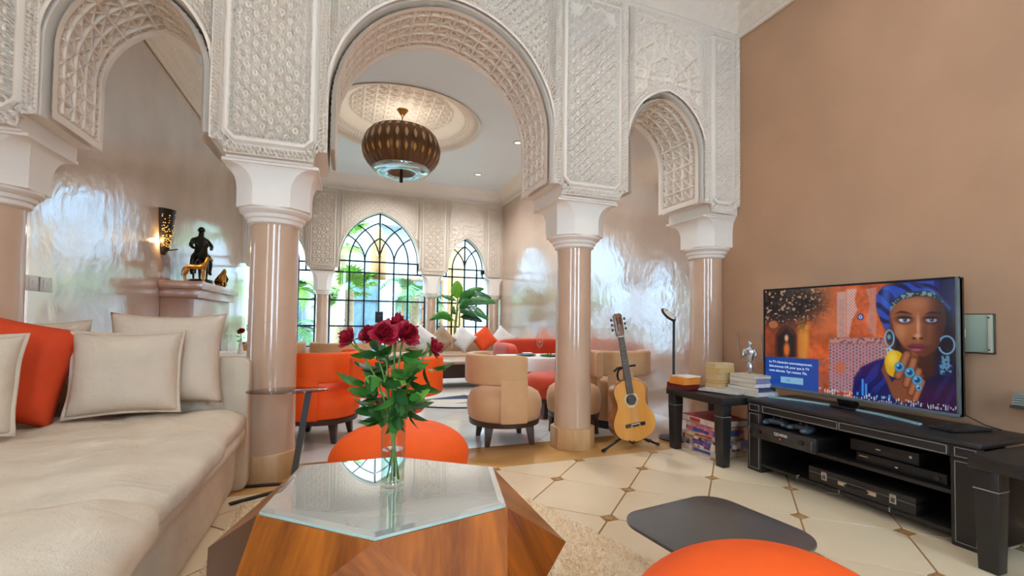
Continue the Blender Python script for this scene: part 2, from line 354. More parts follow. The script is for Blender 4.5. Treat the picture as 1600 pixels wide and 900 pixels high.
# ------------------------------------------------------------ columns
def column(name, label, x, y, r=0.137, ztop=1.585, hw_x=0.26, dy=0.235, group='polished columns of the arcade', octw=0.205, near=True, zcap=1.94):
    t = thing(name, label, 'column', (x, y, 0), 0, group); n = 40 if near else 20
    mb = MB(); R = r + 0.028
    pts = lambda q: [(q * math.cos(2 * PI * (i + .5) / 8) / math.cos(PI / 8), q * math.sin(2 * PI * (i + .5) / 8) / math.cos(PI / 8)) for i in range(8)]
    mb.prism(pts(R), 0.002, 0.165); mb.build('plinth', PLINTH, t, bevel=0.004)
    MB().lathe([(r * 1.07, 0.165), (r * 1.05, 0.5), (r, ztop)], n).build('shaft', SHAFT, t, smooth=True, angle=40)
    k = octw; zr = ztop + 0.085
    MB().lathe([(r + .004, ztop - .01), (r + .02, ztop), (r + .022, ztop + .022), (r + .035, ztop + .03), (r + .04, ztop + .05), (k - .015, ztop + .055), (k, ztop + .07), (k, zr)], n).build('necking', WHITE, t, smooth=True, angle=40)
    # capital: chamfered block flaring to a square abacus
    def ring(hx, hy, c, z):
        return [(hx, -hy + c, z), (hx, hy - c, z), (hx - c, hy, z), (-hx + c, hy, z), (-hx, hy - c, z), (-hx, -hy + c, z), (-hx + c, -hy, z), (hx - c, -hy, z)]
    rs = []; zf = zr + 0.10
    for z in (zr, zf): rs.append(ring(k, min(dy, k), k * 0.50, z))
    for i in range(1, 9):
        a = i / 8 * PI / 2; e = 1 - math.cos(a); s_ = math.sin(a)
        rs.append(ring(k + (hw_x - k) * e, min(dy, k) + (dy - min(dy, k)) * e, max(0.004, k * 0.50 * (1 - e) ** 0.6), zf + (zcap - 0.03 - zf) * s_))
    rs.append(ring(hw_x, dy, 0.004, zcap - 0.012))
    mb = MB().rings(rs); mb.build('capital', WHITE, t, smooth=True, angle=28)
    return t
YCOL = 3.228
column('arcade_column', 'polished tan column on wooden plinth behind the linen sofa arm', -0.43, YCOL)
column('arcade_column', 'polished tan column standing beside the guitar', 1.735, YCOL)
column('arcade_column', 'polished tan column against the wall behind the book stack', 3.105, YCOL, hw_x=0.26)
column('arcade_column', 'polished tan column at the picture edge behind the orange cushion', -1.80, YCOL)
# corbel mouldings under the wall ends
mb = MB()
for (a, b) in ((-0.743, -0.125), (1.411, 2.053), (2.818, XR + .2), (-2.2, -1.482)):
    mb.box(a + 0.078, min(b - 0.078, XR), YF + 0.012, YB - 0.012, 1.925, 1.9405)
mb.build('impost_moulding', WHITE, arc)
# ------------------------------------------------------------ floors
def floor_tiles(parent, x0, x1, y0, y1, ox, oy, dx, dy, cut, m_tile, m_dot, gap=0.004, th=0.006, holes=()):
    base = None; bd = None
    i0 = int((x0 - ox) / dx) - 2; i1 = int((x1 - ox) / dx) + 2; j0 = int((y0 - oy) / dy) - 2; j1 = int((y1 - oy) / dy) + 2
    for i in range(i0, i1):
        for j in range(j0, j1):
            x, y = ox + i * dx, oy + j * dy
            if (i + j) % 2:
                c = cut; g = 1 - gap / min(dx, dy)
                poly = [(-dx + c * dx, -c * dy), (-c * dx, -dy + c * dy), (c * dx, -dy + c * dy), (dx - c * dx, -c * dy), (dx - c * dx, c * dy), (c * dx, dy - c * dy), (-c * dx, dy - c * dy), (-dx + c * dx, c * dy)] if cut else [(-dx, 0), (0, -dy), (dx, 0), (0, dy)]
                poly = [(px * g, py * g) for px, py in poly]
                inside = x - dx >= x0 - 1e-6 and x + dx <= x1 + 1e-6 and y - dy >= y0 - 1e-6 and y + dy <= y1 + 1e-6
                if inside:
                    if base is None:
                        base = MB().prism(poly, -th, 0.0).build('floor_tile', m_tile, parent, loc=(x, y, 0))
                    else: dup(base, parent, (x, y, 0))
                else:
                    q = clip_poly([(px + x, py + y) for px, py in poly], x0, x1, y0, y1)
                    if len(q) >= 3: MB().prism([(px - x, py - y) for px, py in q], -th, 0.0).build('floor_tile', m_tile, parent, loc=(x, y, 0))
            elif cut and x0 < x < x1 and y0 < y < y1:
                k = cut * 0.92
                if bd is None: bd = MB().prism([(-k * dx, 0), (0, -k * dy), (k * dx, 0), (0, k * dy)], -th, 0.0005).build('tile_inset', m_dot, parent, loc=(x, y, 0))
                else: dup(bd, parent, (x, y, 0))
def clip_poly(p, x0, x1, y0, y1):
    for ax, lim, sg in ((0, x0, 1), (0, x1, -1), (1, y0, 1), (1, y1, -1)):
        out = []
        for a, b in zip(p, p[1:] + p[:1]):
            ia = sg * (a[ax] - lim) >= 0; ib = sg * (b[ax] - lim) >= 0
            if ia: out.append(a)
            if ia != ib:
                t = (lim - a[ax]) / (b[ax] - a[ax]); out.append((a[0] + t * (b[0] - a[0]), a[1] + t * (b[1] - a[1])))
        p = out
        if len(p) < 3: return []
    return p
fl = struct(MB().box(-2.3, XR, -2.6, 2.9, -0.1, -0.004).build('floor', GROUT), 'cream diagonal tile floor with small ochre inset squares', 'floor')
floor_tiles(fl, -2.3, XR, -0.6, 2.9, 1.285, 2.585, 0.321, 0.298, 0.10, TILE, DOT, gap=0.0065)
th = struct(MB().box(-2.3, XR, 2.9, 3.40, -0.1, 0.002).build('floor_threshold', STONE, bevel=0.003), 'honey coloured threshold strip running under the columns', 'floor')
ff = struct(MB().box(-2.3, XR, 3.40, YW + 0.4, -0.1, -0.004).build('floor_far_room', GROUT2), 'glossy pale marble floor of the far room', 'floor')
floor_tiles(ff, XL, XR, 3.40, YW, 0.5, 4.1, 0.42, 0.42, 0, MARB, None, gap=0.003)
# ------------------------------------------------------------ walls and ceiling
struct(MB().box(XR, XR + 0.2, -2.6, YB, -0.1, ZC + .3).build('wall_right', TAN), 'plain tan plaster wall behind the television', 'wall')
struct(MB().box(XR, XR + 0.2, YB, YW + .5, -0.1, ZC + .3).build('wall_right_far', POL), 'polished tan plaster side wall reflecting the garden windows', 'wall')
struct(MB().box(XL - 0.2, XL, YB, YW + .5, -0.1, ZC + .3).build('wall_left_far', POL), 'polished tan plaster wall behind the fireplace and sconce', 'wall')
mb = MB(); mb.box(-2.5, -2.3, -0.3, YB, -0.1, ZC + .3); mb.box(-2.5, -2.3, -2.7, -0.9, -.1, ZC + .3); mb.box(-2.5, -2.3, -1.5, 1.0, 3.15, ZC + .3); mb.box(-2.5, -2.3, -1.5, 1.0, -.1, .6)
struct(mb.build('wall_left', TAN), 'tan plaster wall beside the sofa outside the picture', 'wall')
mb = MB(); W0, W1 = -2.7, -2.5
mb.box(-2.5, -0.6, W0, W1, -.1, ZC + .3); mb.box(0.0, 1.9, W0, W1, -.1, ZC + .3); mb.box(2.5, XR + .2, W0, W1, -.1, ZC + .3); mb.box(-1.2, 3.0, W0, W1, 3.15, ZC + .3); mb.box(-1.2, 3.0, W0, W1, -.1, .6)  # unglazed openings added so sky light enters from behind
struct(mb.build('wall_back', TAN), 'tan plaster wall behind the camera with openings added for light', 'wall')
struct(MB().box(-2.5, XR + .2, -2.7, YB, ZC, ZC + .3).build('ceiling', CEIL), 'white flat ceiling of the sitting room', 'ceiling')
# far ceiling with a round coffer
CX, CY, CR = 0.70, 6.40, 1.08
n = 96; outer = []
def edge(a):
    dx, dy = math.cos(a), math.sin(a); ts = []
    if dx > 1e-9: ts.append((XR - CX) / dx)
    if dx < -1e-9: ts.append((XL - CX) / dx)
    if dy > 1e-9: ts.append((YW + .2 - CY) / dy)
    if dy < -1e-9: ts.append((YB - .05 - CY) / dy)
    t = min(ts); return (CX + dx * t, CY + dy * t)
angs = sorted([2 * PI * i / n for i in range(n)] + [math.atan2(y - CY, x - CX) % (2 * PI) for x in (XL, XR) for y in (YB - .05, YW + .2)])
mb = MB(); k = len(angs)
mb.v = [(*edge(a), ZC) for a in angs] + [(CX + CR * math.cos(a), CY + CR * math.sin(a), ZC) for a in angs]
mb.f = [(i, (i + 1) % k, k + (i + 1) % k, k + i) for i in range(k)]
cf = struct(mb.build('ceiling_far_room', CEIL), 'white ceiling of the far room with a round carved coffer', 'ceiling')
MB().box(XL - .2, XR + .2, YB - .05, YW + .5, ZC + 0.34, ZC + .4).build('ceiling_backing', CEIL, cf)
# carved round coffer: stepped disc relief
rr = np.concatenate([np.linspace(CR + .03, 0.86, 26), np.linspace(0.855, 0.74, 14), np.linspace(0.735, 0.02, 80)]); aa = np.linspace(0, 2 * PI, 361)[:-1]
Rg, Ag = np.meshgrid(rr, aa, indexing='ij')
zz = np.interp(Rg, [0, 0.72, 0.74, 0.84, 0.86, 0.95, 0.97, CR, CR + .01, CR + .03], [0.21, 0.20, 0.19, 0.12, 0.11, 0.085, 0.07, 0.06, 0.0, -0.012])
hh = np.where(Rg < 0.70, star(Rg * np.cos(Ag), Rg * np.sin(Ag), 0.15), np.where((Rg > .87) & (Rg < 1.06), braid(Ag * 1.0, (Rg - .965) / .09, 60), 0.4)) * 0.018
P = np.stack([CX + Rg * np.cos(Ag), CY + Rg * np.sin(Ag), ZC + zz - hh], -1)
gridmesh('ceiling_rosette', P, STUCCO, cf, closeu=True)
# ------------------------------------------------------------ garden wall with three arched windows
FARCH = [(-1.115, 0.395, 2.08, 0.657), (0.635, 0.762, 2.14, 0.99), (2.405, 0.398, 2.08, 0.657)]
YW2 = YW + 0.30
gw = arcade_core('wall_garden', 'white carved stucco wall around the three garden windows', FARCH, YW, YW2, XL, XR, 1.92, ZC)
for a, b in ((-0.720, -0.127), (1.397, 2.007)): carved_panel(a, b, YW, 1.92, ZK, 0.010, gw, p=0.15, lobed=True, depth=0.032)
carved_panel(2.803, XR, YW, 1.92, ZK, 0.010, gw, p=0.15, lobed=True, depth=0.032)
carved_panel(XL, -1.510, YW, 1.92, ZK, 0.012, gw, p=0.10, depth=0.02)
for i, a in enumerate(FARCH):
    spandrel(*a, YW, ZK, 0.011, gw, 'lattice' if i == 1 else 'rays', depth=0.03, lp=0.11)
    pth = arch_path(*a, 1.998); P = np.stack([np.stack([pth[:, 0], np.full(len(pth), y), pth[:, 1]], -1) for y in (YW - 0.01, YW2)], 1)
    gridmesh('arch_reveal', P, WHITE, gw)
lab = ['slim tan column between the two left garden windows', 'slim tan column between the banana plant and the big window', 'slim tan column in the corner behind the banana plant']
for x, l in zip((-0.416, 1.690, 3.06), lab): column('window_column', l, x, YW + 0.15, r=0.115, ztop=1.46, hw_x=0.215, dy=0.15, octw=0.16, group='slim columns between the garden windows', near=False, zcap=1.92)
YG = YW + 0.17
def arc_pts(x0, z0, R, sgn, inside, n=40, amax=1.57):
    """quarter arc leaving (x0,z0) upwards and bending towards sgn"""
    pts = []
    for a in np.linspace(0, amax, n):
        p = (x0 + sgn * (R - R * math.cos(a)), z0 + R * math.sin(a))
        if not inside(*p) and a > 0.02: break
        pts.append(p)
    return pts
def window(name, label, xc, hw, zs, rise, xl, xr, mull, rows, tracery):
    w = empty_struct(name, label, 'window'); b = 0.030
    def seg(p, q):
        t = w; MB().bar((p[0], YG, p[1]), (q[0], YG, q[1]), b, b, up=(0, 1, 0)).build('muntin', IRON, t)
    def curve(pts): 
        if len(pts) > 2: MB().tube([(x, YG, z) for x, z in pts], b * 0.52, 6).build('muntin', IRON, w, smooth=True)
    curve([(x, z) for x, z in arch_path(xc, hw, zs, rise, 1.93)])
    ins = lambda x, z: (z < zs) or (abs(x - xc) < hw and z < float(arch_z(np.array(x), xc, hw, zs, rise)))
    for x0, R, s, half in tracery:
        lim = (lambda x, z: ins(x, z) and ((x - xc) * s <= 0.001)) if half else ins
        curve(arc_pts(xc + x0, zs, R, s, lim))
    seg((xc, 0.06), (xc, zs + rise))
    for m in mull:
        if m: seg((xc + m, 0.06), (xc + m, zs))
    for z in rows: 
        a, c = (xc - hw, xc + hw) if z > 1.93 else (xl, xr); seg((a, z), (c, z))
    for x, s in ((xl, 1), (xr, -1)):
        seg((x, 0.06), (x, 1.80)); seg((x, 1.80), (x + s * 0.03, 1.80)); seg((x + s * 0.03, 1.80), (x + s * 0.03, 1.90)); seg((x + s * 0.03, 1.90), (xc - s * hw, 1.92))
    xs = sorted([xl] + [xc + m for m in mull] + [xr]); zr = sorted(list(rows) + [0.06])
    for i in range(len(xs) - 1):
        for j in range(len(zr) - 1):
            x0, x1 = xs[i], xs[i + 1]
            if zr[j] > 1.85: x0, x1 = max(x0, xc - hw), min(x1, xc + hw)
            if x1 - x0 > 0.02: MB().box(x0 + .01, x1 - .01, YG - .002, YG + .002, zr[j] + .01, zr[j + 1] - .01).build('pane', PANE, w)
    pth = arch_path(xc, hw, zs, rise, zs, 30)
    for s in (1, -1):
        pl = [(x, z) for x, z in pth if (x - xc) * s >= -1e-4 and z >= zs - 1e-6]; pl = [(xc, zs + .01)] + (pl if s > 0 else pl)
        MB().prism(pl, YG - .002, YG + .002, 'y').build('pane', PANE, w)
    return w
window('window_1', 'narrow arched garden window beside the sofa column', -1.115, 0.395, 2.08, 0.657, -1.64, -0.545, (-0.27, 0, 0.27), (2.08, 1.912, 1.352, 0.846, 0.40), [(-0.27, 0.60, 1, True), (0.27, 0.60, -1, True), (0, 0.5, 1, False), (0, 0.5, -1, False)])
window('window_2', 'large arched garden window with dark iron tracery', 0.635, 0.762, 2.14, 0.99, -0.285, 1.555, (-0.57, -0.285, 0, 0.285, 0.57), (2.14, 1.912, 1.352, 0.846, 0.40),
       [(-0.57, 0.846, 1, True), (0.57, 0.846, -1, True), (-0.285, 0.564, 1, True), (0.285, 0.564, -1, True), (0, 0.846, 1, False), (0, 0.846, -1, False), (-0.285, 0.56, -1, False), (0.285, 0.56, 1, False)])
window('window_3', 'narrow arched garden window behind the banana plant', 2.405, 0.398, 2.08, 0.657, 1.83, 2.93, (-0.27, 0, 0.27), (2.08, 1.912, 1.352, 0.846, 0.40), [(-0.27, 0.60, 1, True), (0.27, 0.60, -1, True), (0, 0.5, 1, False), (0, 0.5, -1, False)])
# ------------------------------------------------------------ the garden outside
EXTW = mat('sunlit_white_render', '#9aa2a8', 0.85, var=0.03)
PAVE = mat('courtyard_paving', '#a09a8e', 0.8, var=0.08)
struct(MB().box(-14, 16, YW2, 24, -0.25, -0.10).build('ground_garden', PAVE), 'pale courtyard paving outside the windows', 'ground')
bd = thing('garden_building', 'white two storey house across the garden seen through the window', 'building', (0, 14.6, -0.1))
mb = MB(); mb.box(-9, 11, 0, 0.4, 0, 7.5); mb.build('wall', EXTW, bd)
DGL = mat('dark_window_glass', '#5d7680', 0.1, ior=1.8, var=0.2)
BRN = wood_mat('brown_door_wood', '#7a4a22', '#a86a35', 8, 0.5, 0.1, along='Z')
def ext_window(x0, x1, z0, z1, frame, nx, nz):
    f = MB(); t = 0.06
    f.box(x0 - t, x0, -.08, 0, z0 - t, z1 + t); f.box(x1, x1 + t, -.08, 0, z0 - t, z1 + t); f.box(x0, x1, -.08, 0, z1, z1 + t); f.box(x0, x1, -.08, 0, z0 - t, z0)
    for i in range(1, nx): x = x0 + (x1 - x0) * i / nx; f.box(x - .02, x + .02, -.06, 0, z0, z1)
    for i in range(1, nz): z = z0 + (z1 - z0) * i / nz; f.box(x0, x1, -.06, 0, z - .02, z + .02)
    o = f.build('window_frame', frame, bd); MB().box(x0, x1, -.02, -.005, z0, z1).build('pane', DGL, o)
GREY = mat('grey_metal_frame', '#6d7478', 0.5)
ext_window(0.10, 0.95, 0.1, 2.4, GREY, 2, 3); ext_window(1.75, 2.95, 0.1, 2.35, BRN, 4, 5)
ext_window(1.3, 2.2, 4.2, 5.4, GREY, 2, 1); ext_window(4.2, 4.9, 1.2, 2.6, GREY, 2, 2); ext_window(-2.2, -1.2, 0.4, 2.2, GREY, 2, 3)
MB().box(0.9, 2.6, -0.6, 0, 3.95, 4.07).build('balcony', EXTW, bd)
tp = thing('arched_porch', 'tan rendered porch wall seen through the window behind the banana plant', 'porch', (3.38, 13.2, -0.1))
SUNT = mat('sunlit_tan_render', '#a87c48', 0.8, var=0.08)
MB().box(-0.42, 0.02, 0, 0.5, 0, 3.3).build('porch_wall', SUNT, tp, bevel=0.03); MB().box(-0.48, 0.08, -.05, 0.55, 3.3, 3.42).build('porch_cap', EXTW, tp)
LAN = mat('woven_lantern', '#9a6c3c', 0.7, var=0.2, vscale=30, bump=0.5, bscale=50)
def lantern(x, y, z0, z1, r, label):
    t = thing('hanging_lantern', label, 'lantern', (x, y, z0), 0, 'tall woven lanterns in the garden'); h = z1 - z0
    MB().lathe([(r * .95, 0), (r, h * .15), (r * .95, h * .6), (r * .5, h * .92), (r * .2, h)], 20, cap=True).build('lantern_shade', LAN, t, smooth=True)
    MB().lathe([(0.001, h * .40), (0.06, h * .44), (0.06, h * .50), (0.001, h * .54)], 10, (0, -r * .95, 0)).build('bulb', emit_mat('lantern_bulb', '#ffd890', 6), t, smooth=True)
    MB().tube([(0, 0, h), (0, 0, h + 3)], 0.012, 6).build('cord', IRON, t)
lantern(0.76, 11.6, 1.98, 3.30, 0.19, 'tall woven tan lantern hanging outside the big window')
LEAFY = mat('sunny_palm_leaf', '#6f9c34', 0.5, var=0.35, vscale=3, sheen=0.0)
LEAFD = mat('deep_palm_leaf', '#477a36', 0.5, var=0.35, vscale=3)
BARK = mat('palm_bark', '#9a8262', 0.9, var=0.25, vscale=12, bump=0.8, bscale=18)
def frond(mb, base, az, el, L, droop, wid, nl=26, fan=False):
    pts = []
    for i in range(13):
        s = i / 12; r = L * s; e = el - droop * s * s
        pts.append(Vector(base) + Vector((math.cos(az) * math.cos(e), math.sin(az) * math.cos(e), math.sin(e))) * r)
    mb.tube(pts, [0.016 * (1 - .8 * i / 12) for i in range(13)], 5)
    side = Vector((-math.sin(az), math.cos(az), 0))
    for k in range(nl):
        s = 0.18 + 0.82 * k / (nl - 1); i = min(11, int(s * 12)); f = s * 12 - i; p = pts[i].lerp(pts[i + 1], f); t = (pts[i + 1] - pts[i]).normalized()
        l = wid * math.sin(PI * min(1, 0.15 + 0.85 * s) ** 0.9) + 0.08
        for sg in (1, -1):
            d = (side * sg * 0.8 + t * 0.55 + Vector((0, 0, -0.22))).normalized(); w = t * 0.02
            mb.add([p - w, p + w, p + d * l * .6 + w * .8, p + d * l, p + d * l * .6 - w * .8], [(0, 1, 2, 3, 4)])
def palm(label, x, y, h, n, L, wid, m, group='palms in the garden', seed=1, trunk_r=0.12, el0=0.9, dro=1.1):
    rnd = random.Random(seed); t = thing('palm_tree', label, 'palm', (x, y, -0.1), 0, group)
    if h > 0.25:
        prof = [(trunk_r * (1.25 - .3 * i / 12 + (.07 if i % 2 else 0)), h * i / 12) for i in range(13)]
        MB().lathe(prof, 12).build('trunk', BARK, t, smooth=True)
    for k in range(n):
        mb = MB(); frond(mb, (0, 0, h), 2 * PI * k / n + rnd.uniform(-.25, .25), el0 + rnd.uniform(-.7, .4), L * rnd.uniform(.8, 1.1), dro + rnd.uniform(-.3, .5), wid)
        mb.build('frond', m, t)
    return t
def fan_leaf_palm(label, x, y, h, n, R, m, seed=2, trunk_r=.14):
    rnd = random.Random(seed); t = thing('fan_palm', label, 'palm', (x, y, -0.1), 0, 'palms in the garden')
    MB().lathe([(trunk_r * (1.2 - .2 * i / 10 + (.06 if i % 2 else 0)), h * i / 10) for i in range(11)], 12).build('trunk', BARK, t, smooth=True)
    for k in range(n):
        az = 2 * PI * k / n + rnd.uniform(-.3, .3); el = rnd.uniform(-.5, 1.1); st = R * rnd.uniform(.6, 1.0)
        d = Vector((math.cos(az) * math.cos(el), math.sin(az) * math.cos(el), math.sin(el))); b0 = Vector((0, 0, h)); c = b0 + d * st
        mb = MB(); mb.tube([b0, b0.lerp(c, .5) + Vector((0, 0, .05)), c], 0.014, 5)
        sd = d.cross(Vector((0, 0, 1))).normalized(); up = sd.cross(d)
        nn = 18
        for i in range(nn):
            a = -2.2 + 4.4 * i / (nn - 1); e = (d * math.cos(a) + sd * math.sin(a)) * 1.0 + up * rnd.uniform(-.12, .05); l = R * .85 * (0.75 + .25 * math.cos(a)); w = (sd * math.cos(a) - d * math.sin(a)) * 0.045
            mb.add([c, c + e * l * .55 + w, c + e * l + Vector((0, 0, -.18 * l)), c + e * l * .55 - w], [(0, 1, 2, 3)])
        mb.build('fan_leaf', m, t)
    return t
fan_leaf_palm('broad fan palm with bright leaves behind the left half of the big window', 0.05, 11.3, 1.75, 12, 0.55, LEAFY, 3)
fan_leaf_palm('taller fan palm reaching the arch of the big window', -0.15, 12.95, 3.2, 12, 0.70, LEAFY, 5)
palm('feathery palm leaning in front of the white house wall', 1.75, 12.2, 1.7, 7, 1.1, .35, LEAFD, seed=4)
palm('low feathery palm outside the narrow left window', -1.25, 11.2, 0.6, 12, 0.95, .36, LEAFD, seed=6, el0=1.1)
palm('taller feathery palm outside the narrow left window', -1.35, 13.4, 1.8, 11, 0.8, .36, LEAFY, seed=8)
palm('small palm shrub below the window behind the banana plant', 2.95, 10.4, 0.15, 11, 0.8, .28, LEAFD, seed=9, el0=1.1)
palm('small palm shrub at the foot of the big window', 1.15, 10.5, 0.15, 10, 0.75, .25, LEAFY, seed=10, el0=1.1)
palm('low palm shrub outside the left side of the big window', -0.38, 10.25, 0.2, 9, 0.5, .3, LEAFD, seed=11, el0=1.1)
# ------------------------------------------------------------ recessed downlights: one by the garden windows, the others added to brighten the rooms
DLM = mat('downlight_rim', '#cfc9bd', 0.4, metal=0.2)
def downlight(x, y, power, label, group):
    t = thing('downlight', label, 'downlight', (x, y, ZC), 0, group)
    MB().lathe([(0.075, 0.0), (0.075, -0.012), (0.06, -0.016), (0.05, -0.004), (0.05, 0.0)], 20, cap=False).build('rim', DLM, t, smooth=True, angle=40)
    MB().lathe([(0.0005, -0.003), (0.05, -0.003), (0.05, -0.001)], 20).build('diffuser', emit_mat('downlight_glow', '#fff2e0', 3.0), t)
    d = bpy.data.lights.new('downlight_lamp', 'SPOT'); d.energy = power; d.spot_size = math.radians(150); d.spot_blend = 0.9; d.shadow_soft_size = 0.09; d.color = (0.95, 0.98, 1.0) if 'far' in group else (1.0, 0.90, 0.80)
    o = bpy.data.objects.new('downlight_lamp', d); COL.objects.link(o); o.parent = t; o.location = (0, 0, -0.03)
dl = 'recessed downlight in the far room ceiling'
spots = [(2.45, 6.4), (1.6, 4.6), (2.3, 8.1), (0.7, 8.3)]  # added lamps, except the one near the garden windows
for x, y in spots:
    vis = (x, y) == (2.3, 8.1)
    downlight(x, y, 200, 'round recessed downlight in the ceiling near the garden windows' if vis else 'downlight added to brighten the far room above ' + {(2.45, 6.4): 'the rust red sofa', (1.6, 4.6): 'the camel tub chairs', (0.7, 8.3): 'the loudspeaker'}[(x, y)], 'downlights in the far room')
for x, y in ((-0.9, 1.9), (0.7, 1.9), (2.2, 1.9), (-1.2, -1.0), (1.0, -1.0), (2.4, -1.0)):  # unseen lamps added to light the sitting room
    downlight(x, y, 38 if y > 0 else 26, 'downlight added to brighten the sitting room above ' + {(-0.9, 1.9): 'the linen sofa', (0.7, 1.9): 'the low black table', (2.2, 1.9): 'the television stand', (-1.2, -1.0): 'the floor behind the sofa end', (1.0, -1.0): 'the floor behind the camera', (2.4, -1.0): 'the corner behind the camera'}[(x, y)], 'added downlights in the sitting room')
# ------------------------------------------------------------ soft shapes
LINEN = mat('oatmeal_linen', '#d3c2ab', 0.95, var=0.09, vscale=5, bump=0.6, bscale=240, bdist=0.003, bump2=(7, .38, .03))
LINEN2 = mat('pale_linen', '#cfbca6', 0.95, var=0.07, vscale=7, bump=0.6, bscale=260, bdist=0.003, bump2=(9, .4, .02))
ORANGE = mat('orange_velvet', '#fb5a00', 0.7, var=0.06, vscale=9)
ORANGED = mat('burnt_orange_cotton', '#cf3f10', 0.85, var=0.10, vscale=8, bump=0.2, bscale=30)
def wob(x, y, s=1.0): return np.sin(7.1 * x * s + 3.3 * y * s) * 0.5 + np.sin(-4.3 * x * s + 9.7 * y * s + 1.3) * 0.3 + np.sin(15.1 * x * s + 6.0 * y * s + .7) * 0.2
def squad(name, c, hs, m, parent, e1=0.3, e2=0.3, nz=0.0, ns=2.0, nu=72, nv=36, seed=0.0, topn=0.0):
    u = np.linspace(0, 2 * PI, nu + 1)[:-1]; v = np.linspace(-PI / 2, PI / 2, nv)
    U, V = np.meshgrid(u, v); sp = lambda a, e: np.sign(a) * np.abs(a) ** e
    X = sp(np.cos(V), e1) * sp(np.cos(U), e2); Y = sp(np.cos(V), e1) * sp(np.sin(U), e2); Z = sp(np.sin(V), e1)
    w = wob(X * hs[0] + seed, Y * hs[1] + Z * hs[2] + seed, ns)
    k = 1 + nz * w
    P = np.stack([c[0] + X * hs[0] * k, c[1] + Y * hs[1] * k, c[2] + Z * hs[2] * k + topn * w * np.clip(Z, 0, 1)], -1)
    return gridmesh(name, P, m, parent, closeu=True)
def pillow(name, label, w, h, t, m, M4, flange=0.0, cat='cushion', group=None, wr=0.010, seed=0.0, pinch=0.07):
    n = 30; a = np.linspace(-1, 1, n); U, V = np.meshgrid(a, a)
    X = w / 2 * U * (1 - pinch * (1 - V * V)); Y = h / 2 * V * (1 - pinch * (1 - U * U))
    th = t / 2 * np.clip((1 - U ** 4) * (1 - V ** 4), 0, 1) ** 0.55 + wr * wob(X + seed, Y - seed, 2.6) * (1 - U ** 2) * (1 - V ** 2)
    mb = MB()
    for s in (1, -1):
        P = np.stack([X, Y, s * th], -1).reshape(-1, 3); q = [(j * n + i, j * n + i + 1, (j + 1) * n + i + 1, (j + 1) * n + i) for j in range(n - 1) for i in range(n - 1)]
        mb.add(P, q if s > 0 else [f[::-1] for f in q])
    o = mb.build(name, m, smooth=True); o.matrix_world = M4
    if flange:
        # sewn border strip around the edge
        ring = []
        for k in range(4):
            for s in np.linspace(-1, 1, 16)[:-1]:
                u, v = [(s, -1), (1, s), (-s, 1), (-1, -s)][k]
                ring.append((w / 2 * u * (1 - pinch * (1 - v * v)), h / 2 * v * (1 - pinch * (1 - u * u)), u, v))
        f = MB(); n2 = len(ring); rs = []
        for off, z in ((-0.012, 0.004), (flange * .6, 0.007), (flange, 0.002), (flange, -0.002), (flange * .6, -0.005), (-0.012, -0.004)):
            rs.append([(x + off * (u if abs(u) > .999 else 0) * 1.0, y + off * (v if abs(v) > .999 else 0), z + 0.006 * math.sin(9 * (x + y) / 0.1 * .3) * (off > 0)) for x, y, u, v in ring])
        f.rings(rs, False, False); f.build('flange', m, o, smooth=True)
    return tag(o, label, cat, group)
def frame(loc, right, up):
    r = Vector(right).normalized(); u = Vector(up); u = (u - r * u.dot(r)).normalized(); n = r.cross(u)
    return Matrix(((r.x, u.x, n.x, loc[0]), (r.y, u.y, n.y, loc[1]), (r.z, u.z, n.z, loc[2]), (0, 0, 0, 1)))
# ------------------------------------------------------------ linen sofa
so = thing('linen_sofa', 'deep oatmeal linen sofa with loose seat cushions and slipcover', 'sofa', (0, 0, 0))
squad('skirt', (-1.12, 1.62, 0.185), (0.565, 1.43, 0.18), LINEN, so, 0.18, 0.12, nz=0.016, ns=2.4, nu=200, nv=40)
squad('platform', (-1.12, 1.62, 0.340), (0.612, 1.42, 0.080), LINEN, so, 0.7, 0.10, nz=0.018, ns=2.6, nu=200)
for k, (y0, y1, xr, zt, sd) in enumerate(((2.30, 2.97, -0.500, 0.500, 0.3), (1.455, 2.345, -0.455, 0.530, 1.7), (0.24, 1.50, -0.415, 0.555, 2.9))):
    squad('seat_cushion', ((xr - 1.64) / 2, (y0 + y1) / 2, zt - 0.085), ((xr + 1.64) / 2, (y1 - y0) / 2, 0.088), LINEN, so, 0.66, 0.20, nz=0.012, ns=2.9, nu=220, nv=60, seed=sd, topn=0.012)
squad('arm', (-1.08, 3.01, 0.385), (0.572, 0.052, 0.385), LINEN, so, 0.10, 0.14, nz=0.004, nu=160)
squad('backrest', (-1.72, 1.62, 0.40), (0.09, 1.43, 0.40), LINEN, so, 0.25, 0.15, nz=0.006, nu=160)
pillow('linen_cushion', 'large pale linen cushion leaning on the sofa arm, behind another', 0.52, 0.49, 0.17, LINEN2, frame((-0.875, 2.865, 0.775), (1, 0.03, 0), (0.0, 0.16, 1)), seed=.4, pinch=.10, wr=.016)
pillow('linen_cushion', 'linen cushion with sewn border in front of the arm cushion', 0.43, 0.40, 0.18, LINEN2, frame((-0.985, 2.70, 0.722), (1, 0.12, 0.01), (-0.02, 0.20, 1)), flange=0.009, seed=1.1, wr=.016)
pillow('orange_cushion', 'burnt orange cushion on the sofa between two pale cushions', 0.50, 0.46, 0.18, ORANGED, frame((-1.42, 2.62, 0.765), (0.88, 0.36, -0.27), (0.10, 0.28, 1)), seed=2.2, wr=0.014)
pillow('linen_cushion', 'pale linen cushion overlapping the burnt orange cushion', 0.40, 0.40, 0.15, LINEN2, frame((-1.43, 2.38, 0.72), (0.95, 0.18, -0.02), (-0.12, 0.14, 1)), flange=0.009, seed=3.3, wr=.016)
